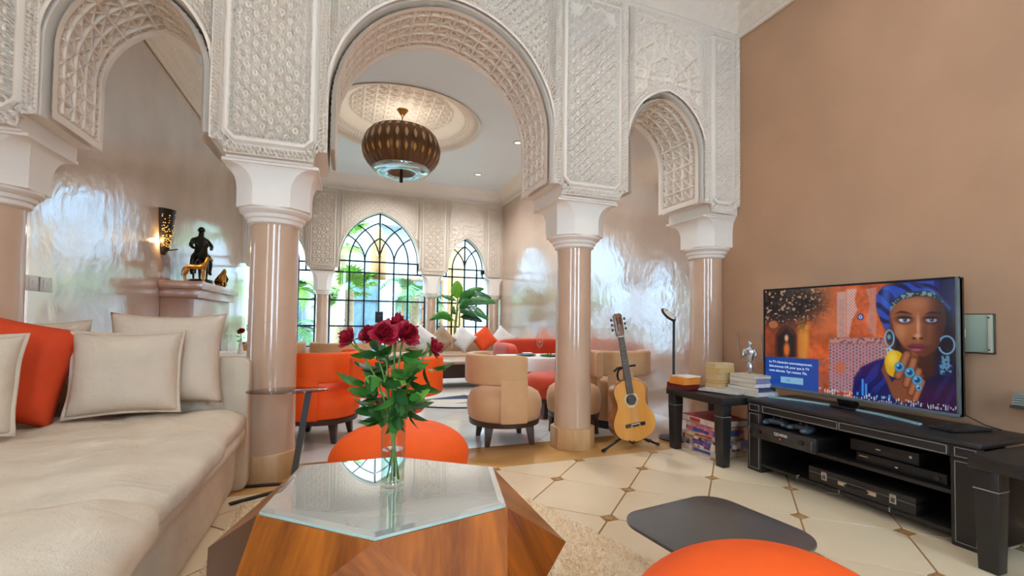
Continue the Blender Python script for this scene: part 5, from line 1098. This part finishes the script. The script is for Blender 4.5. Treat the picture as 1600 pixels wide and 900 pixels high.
# ------------------------------------------------------------ tables under white cloths
CLOTH = mat('white_table_linen', '#e6e4de', 0.85, var=0.03, vscale=8, bump=.15, bscale=90)
def cloth_table(name, label, clabel, x0, x1, y0, y1, h, drop, cgroup):
    t = thing(name, label, 'table', ((x0 + x1) / 2, (y0 + y1) / 2, 0.001)); a, b = (x1 - x0) / 2, (y1 - y0) / 2
    MB().box(-a + .02, a - .02, -b + .02, b - .02, h - .04, h - .004).build('table_top', DWAL, t, bevel=.004)
    for sx in (-1, 1):
        for sy in (-1, 1): MB().bar((sx * (a - .07), sy * (b - .07), h - .04), (sx * (a - .07), sy * (b - .07), 0), .045, .045, up=(0, 1, 0)).build('leg', DWAL, t)
    n = 160; pr_ = rsq(a, b, .03, 40); rs = []
    for off, z in ((-.5, h), (0, h), (.004, h - .006)): rs.append([(x * (1 + off), y * (1 + off), z) if off < 0 else (x * (1 + off / a), y * (1 + off / b), z) for x, y in pr_])
    for k in range(1, 5): rs.append([(x * (1 + (.006 + .016 * k / 4 * (1 + math.sin((x - y) * 38))) / a), y * (1 + (.006 + .016 * k / 4 * (1 + math.cos((x + y) * 41))) / b), h - .006 - drop * k / 4) for x, y in pr_])
    c = MB().rings(rs, True, False).build('tablecloth', CLOTH, None, smooth=True, angle=60, loc=((x0 + x1) / 2, (y0 + y1) / 2, 0.002)); tag(c, clabel, 'tablecloth', cgroup); return t
cloth_table('dining_table', 'dining table between the guitar column and the rust red sofa', 'white cloth on the table behind the guitar column', 1.80, 3.05, 4.72, 5.40, .565, .14, 'white tablecloths')
cloth_table('dining_table', 'dining table near the narrow garden window', 'white cloth on the table near the narrow garden window', -1.05, -0.32, 6.15, 6.85, .62, .16, 'white tablecloths')
cloth_table('dining_table', 'dining table in front of the fireplace', 'white cloth on the table in front of the fireplace', -1.30, -0.66, 4.35, 5.05, .665, .2, 'white tablecloths')
WG = glass_mat('wine_glass', (.97, .98, .98), 1.45)
def wine_glass(label, x, y, z, s=1.0):
    o = MB().lathe([(.032 * s, 0), (.030 * s, .003), (.005 * s, .006), (.004 * s, .085 * s), (.012 * s, .095 * s), (.034 * s, .125 * s), (.038 * s, .155 * s), (.031 * s, .205 * s), (.030 * s, .205 * s), (.036 * s, .155 * s), (.032 * s, .127 * s), (.010 * s, .098 * s), (.0005, .096 * s)], 24, cap=False).build('wine_glass', WG, None, smooth=True, loc=(x, y, z)); tag(o, label, 'glass', 'wine glasses on the tables')
wine_glass('wine glass standing behind the sofa arm', -0.975, 4.62, .668, 1.0); wine_glass('wine glass on the table behind the guitar column', 2.22, 4.98, .568, 1.05); wine_glass('wine glass on the table near the narrow garden window', -0.70, 6.40, .623)
PLT = mat('dark_stoneware', '#3c4450', .3, var=.1)
def plate(label, x, y, z, r=.13):
    o = MB().lathe([(r * .55, 0), (r, .014), (r * .98, .017), (r * .6, .005), (.0005, .005)], 28, cap=False).build('plate', PLT, None, smooth=True, loc=(x, y, z)); tag(o, label, 'plate', 'dark plates on the tables')
plate('dark plate beside the wine glass behind the guitar column', 2.10, 5.12, .568); plate('dark plate under the greenery at the guitar column table', 2.36, 4.98, .568); plate('dark plate on the table near the narrow garden window', -0.52, 6.40, .623); plate('dark plate in the middle of the window table', -0.80, 6.55, .623)
nk = MB().box(-.06, .06, -.04, .04, 0, .02).build('napkin', CLOTH, None, bevel=.008, loc=(2.12, 5.12, .586)); tag(nk, 'folded white napkin on the dark plate', 'napkin')
hp = thing('herb_sprig', 'small green herb sprig in front of the plates', 'herb', (2.27, 4.86, .568)); rnd = random.Random(3)
for k in range(14): add_leaf(hp, (rnd.uniform(-.03, .03), rnd.uniform(-.02, .02), .01), (rnd.uniform(-1, 1), rnd.uniform(-1, 1), rnd.uniform(.2, 1)), rnd.uniform(.03, .05), rnd)
MB().tube([(0, 0, 0), (.005, 0, .03)], .003, 5).build('stem', STEM, hp)
bv = thing('bud_vase', 'slim bud vase on the table in front of the fireplace', 'vase', (-0.868, 4.62, .668)); MB().lathe([(.022, 0), (.025, .01), (.018, .06), (.010, .10), (.013, .11)], 16).build('body', mat('white_ceramic', '#d8d2c8', .3), bv, smooth=True)
sr = thing('red_rose', 'single red rose in the bud vase beside the column', 'rose', (-0.868, 4.62, .672)); MB().tube([(0, 0, .03), (.004, 0, .12), (0, 0, .185)], .003, 6).build('stem', STEM, sr); rose_bloom(.036, random.Random(77), ROSE, sr, Matrix.Translation((0, 0, .195)) @ Matrix.Rotation(.7, 4, 'X'))
for k in range(5): add_leaf(sr, (0, 0, .09 + .015 * k), (math.cos(k * 2.4), math.sin(k * 2.4), .1), .05, random.Random(k))
# ------------------------------------------------------------ rust red sofa, window sofa, low table, rug
rsf = thing('red_sofa', 'rust red sofa behind the white tablecloth', 'sofa', (2.62, 5.95, 0.001))
squad('seat', (0, -.05, .27), (.55, .33, .13), REDV, rsf, .35, .3); squad('backrest', (0, .30, .42), (.56, .10, .31), REDV, rsf, .35, .3); squad('base', (0, 0, .10), (.52, .34, .085), DWAL, rsf, .2, .2)
for s in (-1, 1): squad('arm', (s * .50, .0, .38), (.085, .36, .30), REDV, rsf, .4, .4)
ws = thing('window_sofa', 'long camel banquette running below the garden windows', 'sofa', (1.95, 8.52, 0.001)); TANB = mat('camel_weave', '#a98a6c', .9, var=.08, vscale=20)
squad('base', (0, 0, .14), (1.20, .40, .135), TANB, ws, .2, .12, nu=120); 
for k in range(3): squad('seat_cushion', (-.80 + .80 * k, -.03, .31), (.395, .38, .065), TANB, ws, .5, .2)
squad('backrest', (0, .36, .38), (1.20, .09, .20), TANB, ws, .35, .15, nu=120); squad('arm', (1.14, 0, .36), (.08, .40, .17), TANB, ws, .4, .4)
C1 = mat('taupe_cotton', '#9c8068', .95, var=.08, vscale=14); C2 = mat('white_cotton', '#cfcdc8', .95, var=.05, vscale=14); C3 = mat('bright_orange_cotton', '#d9481a', .9, var=.08, vscale=14)
for x, m, l, a in ((1.35, C2, 'white cushion on the window banquette beside the roses', .1), (1.72, C1, 'taupe cushion on the window banquette in front of the slim column', -.05), (2.13, C2, 'white cushion on the banquette below the banana plant', .12), (2.555, C3, 'orange diamond cushion on the window banquette', -.15), (2.93, C2, 'white cushion at the wall end of the window banquette', .08)):
    pillow('throw_cushion', l, .41, .41, .14, m, frame((x, 8.40, .625), (math.cos(PI / 4 + a), 0, math.sin(PI / 4 + a)), (-math.sin(PI / 4 + a), .35, math.cos(PI / 4 + a))), group='cushions on the window banquette', pinch=.09, seed=x)
lt = thing('bench_table', 'low dark wood table with a pale top in front of the banquette', 'table', (1.72, 6.62, 0.001)); PALEW = wood_mat('pale_table_wood', '#a98a70', '#c8aa90', 6, .35, .3)
MB().box(-.62, .62, -.40, .40, .365, .405).build('table_top', PALEW, lt, bevel=.004); MB().box(-.50, .50, -.30, .30, .16, .365).build('apron', DWAL, lt)
for sx in (-1, 1):
    for sy in (-1, 1): MB().box(sx * .50 - .05, sx * .50 + .05, sy * .32 - .05, sy * .32 + .05, 0, .365).build('leg', DWAL, lt)
cn = thing('candlestick', 'slender glass candlestick on the low wood table', 'candlestick', (1.47, 6.42, .407)); MB().lathe([(.04, 0), (.035, .008), (.006, .015), (.006, .16), (.016, .17), (.016, .18)], 16).build('holder', WG, cn, smooth=True); MB().lathe([(.009, .18), (.009, .33), (.004, .335)], 12).build('candle', mat('beeswax', '#dcb887', .6), cn)
RUG2 = mat('ivory_wool', '#d4d0c6', 1.0, var=.08, vscale=30, bump=.6, bscale=90); NAVY = mat('navy_wool', '#3b4b63', 1.0, var=.15, vscale=30)
r2 = MB().lathe([(1.12, .002), (1.12, .012), (.0005, .013)], 64).build('round_rug', RUG2, None, loc=(1.55, 6.05, 0)); tag(r2, 'round ivory rug with navy wedges and dark edge', 'rug')
MB().lathe([(1.125, .002), (1.15, .002), (1.15, .011), (1.125, .0115)], 64, cap=False).build('border', mat('black_wool', '#26262a', 1.0), r2)
for (a, b, c) in (((-.62, -.50), (.10, -.62), (-.05, -.30)), ((-.30, -.85), (.35, -.80), (.30, -.66)), ((-.95, .1), (-.3, .0), (-.6, .35)), ((.3, -.2), (.9, -.3), (.6, .2))): MB().prism([a, b, c], .0125, .0145).build('wedge', NAVY, r2)
# loudspeaker by the window
sp = thing('loudspeaker', 'small black loudspeaker on a pole by the big window', 'loudspeaker', (0.615, 8.95, 0.001)); MB().box(-.07, .07, -.07, .07, .92, 1.13).build('cabinet', EQ, sp, bevel=.006); MB().lathe([(.045, 0), (.040, .006)], 20).build('driver', VOID, sp, loc=(0, -.071, 1.01), rot=(PI / 2, 0, 0)); MB().tube([(0, 0, .01), (0, 0, .92)], .014, 10).build('pole', BLK, sp); MB().lathe([(.13, 0), (.13, .012)], 24).build('base', BLK, sp)
# ------------------------------------------------------------ banana plant
BN = [mat('banana_leaf_bright', '#5f9e22', .35, var=.25, vscale=6), mat('banana_leaf', '#2f6d28', .3, var=.3, vscale=6), mat('banana_leaf_dark', '#1d4a26', .3, var=.25, vscale=6)]
bp_ = thing('banana_plant', 'tall potted banana plant in front of the garden window', 'plant', (2.16, 9.02, 0.001))
MB().lathe([(.12, 0), (.15, .02), (.17, .30), (.18, .31), (.16, .31), (.155, .27)], 28).build('pot', mat('terracotta_pot', '#8c5a3c', .8, var=.1), bp_, smooth=True, angle=40); MB().lathe([(.0005, .27), (.155, .27)], 20).build('soil', mat('soil', '#3a2a20', 1), bp_)
MB().tube([(-.03, 0, .27), (-.04, 0, .8), (0, 0, 1.2), (.01, 0, 1.45)], [.03, .028, .024, .016], 10).build('stem', mat('banana_stem', '#5d6a3a', .5, var=.3, vscale=20), bp_, smooth=True); MB().tube([(.05, .02, .27), (.06, .02, .75), (.05, 0, 1.15)], [.024, .022, .014], 10).build('stem', MATS['palm_bark'], bp_, smooth=True)
def banana_leaf(p0, p1, w, m, bend):
    p0 = Vector(p0); p1 = Vector(p1); d = p1 - p0; L = d.length; t = d.normalized(); s = t.cross(Vector((0, -1, .25))).normalized(); nn = s.cross(t); n = 14; v = []; f = []
    for i in range(n + 1):
        q = i / n; c = p0 + d * q + Vector((0, 0, bend * L * math.sin(PI * q))); k = 0 if q < .12 else math.sin(PI * min(1, (q - .12) / .88) ** .75) ** .6; ww = max(.006, w / 2 * k)
        rp = .018 * math.sin(i * 2.3)
        v += [c - s * ww - nn * (.18 * ww + rp * k), c - s * ww * .5, c + nn * .006, c + s * ww * .5, c + s * ww - nn * (.18 * ww - rp * k)]
    for i in range(n):
        for k in range(4): f.append((i * 5 + k, i * 5 + k + 1, (i + 1) * 5 + k + 1, (i + 1) * 5 + k))
    MB().add(v, f).build('leaf', m, bp_, smooth=True)
for a in (((0, 0, 1.40), (-.02, -.05, 1.80), .26, BN[0], 0), ((.02, 0, 1.35), (.58, .02, 1.66), .17, BN[1], .12), ((.02, 0, 1.36), (.70, -.12, 1.46), .20, BN[2], .14), ((.02, -.02, 1.30), (.78, -.2, 1.36), .20, BN[1], .10), ((.03, 0, 1.12), (.60, -.25, 1.0), .20, BN[1], .22), ((.03, 0, 1.05), (.50, -.15, .96), .16, BN[2], .12), ((0, -.02, 1.18), (.34, -.35, 1.05), .20, BN[2], .18),
          ((-.04, 0, .95), (-.48, -.15, 1.10), .17, BN[0], .12), ((-.04, 0, .98), (-.62, -.25, .98), .15, BN[1], .16), ((0, 0, 1.38), (-.34, .05, 1.50), .10, BN[1], .02), ((.02, 0, 1.20), (.22, -.3, 1.38), .20, BN[1], .12), ((-.02, 0, 1.1), (-.2, -.3, 1.22), .15, BN[1], .1), ((.0, 0, 1.32), (.30, -.28, 1.56), .20, BN[1], .12)): banana_leaf(*a)
# ------------------------------------------------------------ fireplace and what stands on it
fp_ = thing('fireplace', 'polished tan plaster fireplace with a stepped mantel shelf', 'fireplace', (XL + 0.001, 6.26, 0.001)); MANT = mat('mantel_plaster', '#bb8e74', .22, var=.1, vscale=3, ior=2.0, bump=.2, bscale=8)
MB().box(0, .29, -.76, .76, 0, 1.19).build('chimney_breast', MANT, fp_, bevel=.005); MB().box(0, .335, -.80, .80, 1.19, 1.28).build('shelf_step', MANT, fp_, bevel=.005); MB().box(0, .38, -.83, .83, 1.28, 1.36).build('mantel_shelf', MANT, fp_, bevel=.006); MB().box(.285, .294, -.38, .38, .03, .72).build('firebox', VOID, fp_)
BRZ = mat('dark_bronze', '#2b2c26', .28, metal=.75, var=.4, vscale=14); GOLD = mat('gilt_metal', '#b8863a', .3, metal=.85, var=.25, vscale=25)
def skin_mesh(name, verts, edges, radii, m, parent, sub=2):
    me = bpy.data.meshes.new(name + '_cage'); me.from_pydata(verts, edges, []); o = bpy.data.objects.new(name + '_cage', me); COL.objects.link(o)
    md = o.modifiers.new('skin', 'SKIN'); md.use_smooth_shade = True
    for i, r in enumerate(radii): me.skin_vertices[0].data[i].radius = (r, r) if not hasattr(r, '__len__') else r; me.skin_vertices[0].data[i].use_root = (i == 0)
    s = o.modifiers.new('sub', 'SUBSURF'); s.levels = sub; s.render_levels = sub
    dg = bpy.context.evaluated_depsgraph_get(); nm = bpy.data.meshes.new_from_object(o.evaluated_get(dg)); bpy.data.objects.remove(o)
    nm.name = name; nm.materials.clear(); nm.materials.append(m); nm.polygons.foreach_set('use_smooth', [True] * len(nm.polygons)); r = bpy.data.objects.new(name, nm); COL.objects.link(r); r.parent = parent; return r
def horse_cage(s, lift=False):
    V = [(0, 0, .62), (.22, 0, .63), (.36, 0, .66), (-.20, 0, .64), (-.33, 0, .62), (.43, 0, .82), (.48, 0, 1.0), (.60, 0, .97), (.69, 0, .88), (-.40, 0, .55), (-.46, 0, .40), (-.46, 0, .22)]
    E = [(0, 1), (1, 2), (0, 3), (3, 4), (2, 5), (5, 6), (6, 7), (7, 8), (4, 9), (9, 10), (10, 11)]; R = [.115, .115, .11, .105, .105, .07, .055, .048, .034, .03, .032, .018]
    for y in (.075, -.075):
        k = len(V); fx = .34 if not (lift and y > 0) else .42
        V += [(.32, y, .48), (fx, y, .27), (.33 if not (lift and y > 0) else .36, y, .06), (.36 if not (lift and y > 0) else .38, y, .01)]; E += [(2, k), (k, k + 1), (k + 1, k + 2), (k + 2, k + 3)]; R += [.058, .032, .024, .030]
        k = len(V); V += [(-.27, y, .47), (-.36, y, .28), (-.31, y, .06), (-.28, y, .01)]; E += [(4, k), (k, k + 1), (k + 1, k + 2), (k + 2, k + 3)]; R += [.068, .034, .025, .030]
    for y in (.025, -.025): k = len(V); V += [(.475, y, 1.08)]; E += [(6, k)]; R += [.014]
    return [tuple(c * s for c in v) for v in V], E, [r * s for r in R]
MZ = 1.362
bs = thing('bronze_rider_statue', 'dark bronze statue of a rider on horseback on the mantel', 'statue', (-1.56, 6.02, MZ), math.radians(-62))
squad('rock_base', (0, 0, .028), (.17, .12, .032), BRZ, bs, .6, .8, nz=.05, ns=8, nu=40, nv=16)
V, E, R = horse_cage(.40, True); V = [(x, y, z + .045) for x, y, z in V]; skin_mesh('horse', V, E, R, BRZ, bs)
RV = [(0, 0, .345), (-.005, 0, .42), (.005, 0, .50), (.010, 0, .545), (.02, 0, .585), (.025, 0, .61)]; RE = [(0, 1), (1, 2), (2, 3), (3, 4), (4, 5)]; RR = [.052, .048, .055, .024, .034, .022]
for y in (1, -1):
    k = len(RV); RV += [(.0, y * .065, .505), (.03, y * .105, .435), (.085, y * .085, .40), (.11, y * .07, .40)]; RE += [(2, k), (k, k + 1), (k + 1, k + 2), (k + 2, k + 3)]; RR += [.026, .022, .017, .014]
    k = len(RV); RV += [(.045, y * .07, .315), (.055, y * .085, .22), (.03, y * .085, .135), (.065, y * .09, .115)]; RE += [(0, k), (k, k + 1), (k + 1, k + 2), (k + 2, k + 3)]; RR += [.036, .028, .020, .018]
skin_mesh('rider', RV, RE, RR, BRZ, bs); hat = MB().lathe([(.034, .60), (.037, .612), (.034, .63), (.022, .648), (.008, .655)], 18, (.022, 0, 0)).build('hat', BRZ, bs, smooth=True)
gh = thing('gilt_horse', 'small gilt horse standing at the near end of the mantel', 'figurine', (-1.50, 5.60, MZ), math.radians(-8)); V, E, R = horse_cage(.255); skin_mesh('horse_body', V, E, R, GOLD, gh)
gd = thing('gilt_deer', 'small gilt seated animal at the far side of the bronze statue', 'figurine', (-1.43, 6.42, MZ), math.radians(-40))
skin_mesh('animal_body', [(0, 0, .05), (.0, 0, .10), (.02, 0, .15), (.035, 0, .19), (.065, 0, .185), (.03, 0, .225), (.03, .02, .225), (.04, .02, .06), (.045, .02, .01), (.04, -.02, .06), (.045, -.02, .01), (-.06, 0, .012)], [(0, 1), (1, 2), (2, 3), (3, 4), (3, 5), (3, 6), (1, 7), (7, 8), (1, 9), (9, 10), (0, 11)], [.05, .04, .026, .022, .014, .006, .006, .014, .010, .014, .010, .012], GOLD, gd)
# ------------------------------------------------------------ wall sconce and light switches
sc = thing('wall_sconce', 'lit pierced metal sconce on the wall above the fireplace', 'sconce', (XL + .002, 5.50, 1.62)); PERF = mat('pierced_dark_metal', '#2a2018', .45, metal=.6, var=.3, vscale=30)
def half_ring(r, d, z, n=16): return [(d * math.sin(PI * i / n), -r * math.cos(PI * i / n), z) for i in range(n + 1)]
prof = [(.030, .03, .0), (.055, .06, .06), (.085, .085, .20), (.105, .10, .36), (.115, .11, .46)]
MB().rings([half_ring(r, d, z) for r, d, z in prof], False, False, closed=False).build('shade', PERF, sc, smooth=True); MB().add(half_ring(.115, .11, .46), [tuple(range(17))]).build('top_cap', PERF, sc)
MB().tube([(.03, -.03, .04), (.07, 0, .05), (.12, .05, .07)], .006, 6).build('hook', PERF, sc)
hb = MB(); rnd = random.Random(9)
for k in range(190):
    a = rnd.uniform(.25, PI - .1); z = rnd.uniform(.08, .43) if rnd.random() < .6 else rnd.uniform(.08, .2); r = np.interp(z, [p[2] for p in prof], [p[0] for p in prof]) + .0015; d = np.interp(z, [p[2] for p in prof], [p[1] for p in prof]) + .0015; c = Vector((d * math.sin(a), -r * math.cos(a), z)); nn = Vector((math.sin(a), -math.cos(a), 0)); s = nn.cross(Vector((0, 0, 1))); q = rnd.uniform(.003, .0065)
    hb.add([c + s * q, c + Vector((0, 0, q)), c - s * q, c - Vector((0, 0, q))], [(0, 1, 2, 3)])
ho = hb.build('pierced_holes', emit_mat('sconce_glow', '#ffc060', 2.6), sc); ho['kind'] = 'stuff'
MB().lathe([(.0005, .10), (.016, .115), (.018, .14), (.0005, .16)], 12, (.035, 0, 0)).build('bulb', emit_mat('sconce_bulb', '#ffd9a0', 18), sc, smooth=True)
pl = bpy.data.lights.new('sconce_lamp', 'POINT'); pl.energy = 5.0; pl.color = (1, .72, .38); pl.shadow_soft_size = .02; po_ = bpy.data.objects.new('sconce_lamp', pl); COL.objects.link(po_); po_.parent = sc; po_.location = (.03, -.10, .13)
PLS = mat('nickel_switch_plate', '#d0d0cc', .3, metal=.3)
for y, l in ((3.505, 'metal light switch plate beside the column edge'), (3.640, 'metal light switch plate nearer the fireplace')):
    t = thing('light_switch', l, 'switch', (XL + .001, y, 1.185), 0, 'light switches by the column'); MB().box(0, .008, -.058, .058, -.045, .045).build('plate', PLS, t, bevel=.003); MB().box(.008, .012, -.036, .036, -.028, .028).build('frame', mat('white_plastic', '#dcdcd6', .4), t, bevel=.002); MB().box(.012, .016, -.016, .016, -.018, .018).build('rocker', MATS['white_plastic'], t, bevel=.002)
# ------------------------------------------------------------ chandelier
ch = thing('chandelier', 'fluted bronze bowl chandelier hanging from the carved rosette', 'chandelier', (CX, CY, 0)); FLUT = mat('fluted_bronze', '#6b4d33', .32, metal=.6, var=.2, vscale=10); CHR = mat('bright_metal_rim', '#b4c6cc', .12, metal=.95, var=.05); MICA = mat('pale_mica', '#a8967c', .4, var=.15, vscale=30, emit='#ffcf90', estr=.08); AMB = mat('amber_glass', '#a8742f', .3, var=.2, vscale=30, emit='#ff9c3c', estr=.15)
cprof = [(.425, 3.60), (.475, 3.54), (.515, 3.44), (.525, 3.36), (.505, 3.26), (.455, 3.17), (.385, 3.10)]
npn = 28; first = None
def strip(prof, n, w, off=0.0):
    rs = []
    for r, z in prof: rs.append([((r + off + .014 * math.cos(u * PI / 2)) * math.cos(u * w), (r + off + .014 * math.cos(u * PI / 2)) * math.sin(u * w), z) for u in np.linspace(-1, 1, 7)])
    return MB().rings(rs, False, False, closed=False)
def lozenge(z0, z1, wd):
    v = []; zs = np.linspace(z0, z1, 9)
    for i, z in enumerate(zs): r = float(np.interp(-z, [-p[1] for p in cprof], [p[0] for p in cprof])) + .017; k = math.sin(PI * i / 8) * wd; v += [(r - .003, -k - .0005, z), (r + .001, 0, z), (r - .003, k + .0005, z)]
    return MB().add(v, [(i * 3 + k, i * 3 + k + 1, i * 3 + 3 + k + 1, i * 3 + 3 + k) for i in range(8) for k in (0, 1)])
for k in range(npn):
    a = 2 * PI * k / npn
    if first is None:
        first = strip(cprof, 7, PI / npn).build('fluted_panel', FLUT, ch, smooth=True); lozenge(3.37, 3.51, .022).build('mica_inlay', MICA, first, smooth=True); lozenge(3.21, 3.31, .017).build('amber_inlay', AMB, first, smooth=True); lozenge(3.55, 3.60, .024).build('mica_inlay', MICA, first, smooth=True); fp0 = first
    else: dup(fp0, ch, None, a)
MB().lathe([(.388, 3.105), (.40, 3.09), (.36, 3.055), (.27, 3.02), (.20, 3.035), (.19, 3.05)], 56, cap=False).build('metal_dish', CHR, ch, smooth=True); MB().lathe([(.195, 3.045), (.14, 3.10), (.05, 3.16), (.0005, 3.17)], 40, cap=False).build('inner_cone', FLUT, ch, smooth=True)
MB().lathe([(.43, 3.595), (.436, 3.605), (.425, 3.612), (.418, 3.60)], 56, cap=False).build('top_rim', FLUT, ch, smooth=True)
MB().lathe([(.012, 3.16), (.022, 3.02), (.024, 2.92), (.006, 2.91)], 16).build('tassel', mat('dark_tassel', '#2a1520', .8), ch, smooth=True)
MB().lathe([(.085, 3.957), (.08, 3.94), (.035, 3.88), (.015, 3.85)], 24).build('ceiling_canopy', mat('copper_canopy', '#9c6a30', .35, metal=.7), ch, smooth=True); MB().tube([(0, 0, 3.86), (0, 0, 3.76)], .008, 8).build('rod', FLUT, ch)
for k in range(6): a = 2 * PI * k / 6 + .3; MB().tube([(0, 0, 3.77), (.42 * math.cos(a), .42 * math.sin(a), 3.602)], .005, 6).build('chain', FLUT, ch)
cl = bpy.data.lights.new('chandelier_lamp', 'POINT'); cl.energy = 15; cl.color = (1, .93, .82); cl.shadow_soft_size = .12; co = bpy.data.objects.new('chandelier_lamp', cl); COL.objects.link(co); co.parent = ch; co.location = (0, 0, 3.50)
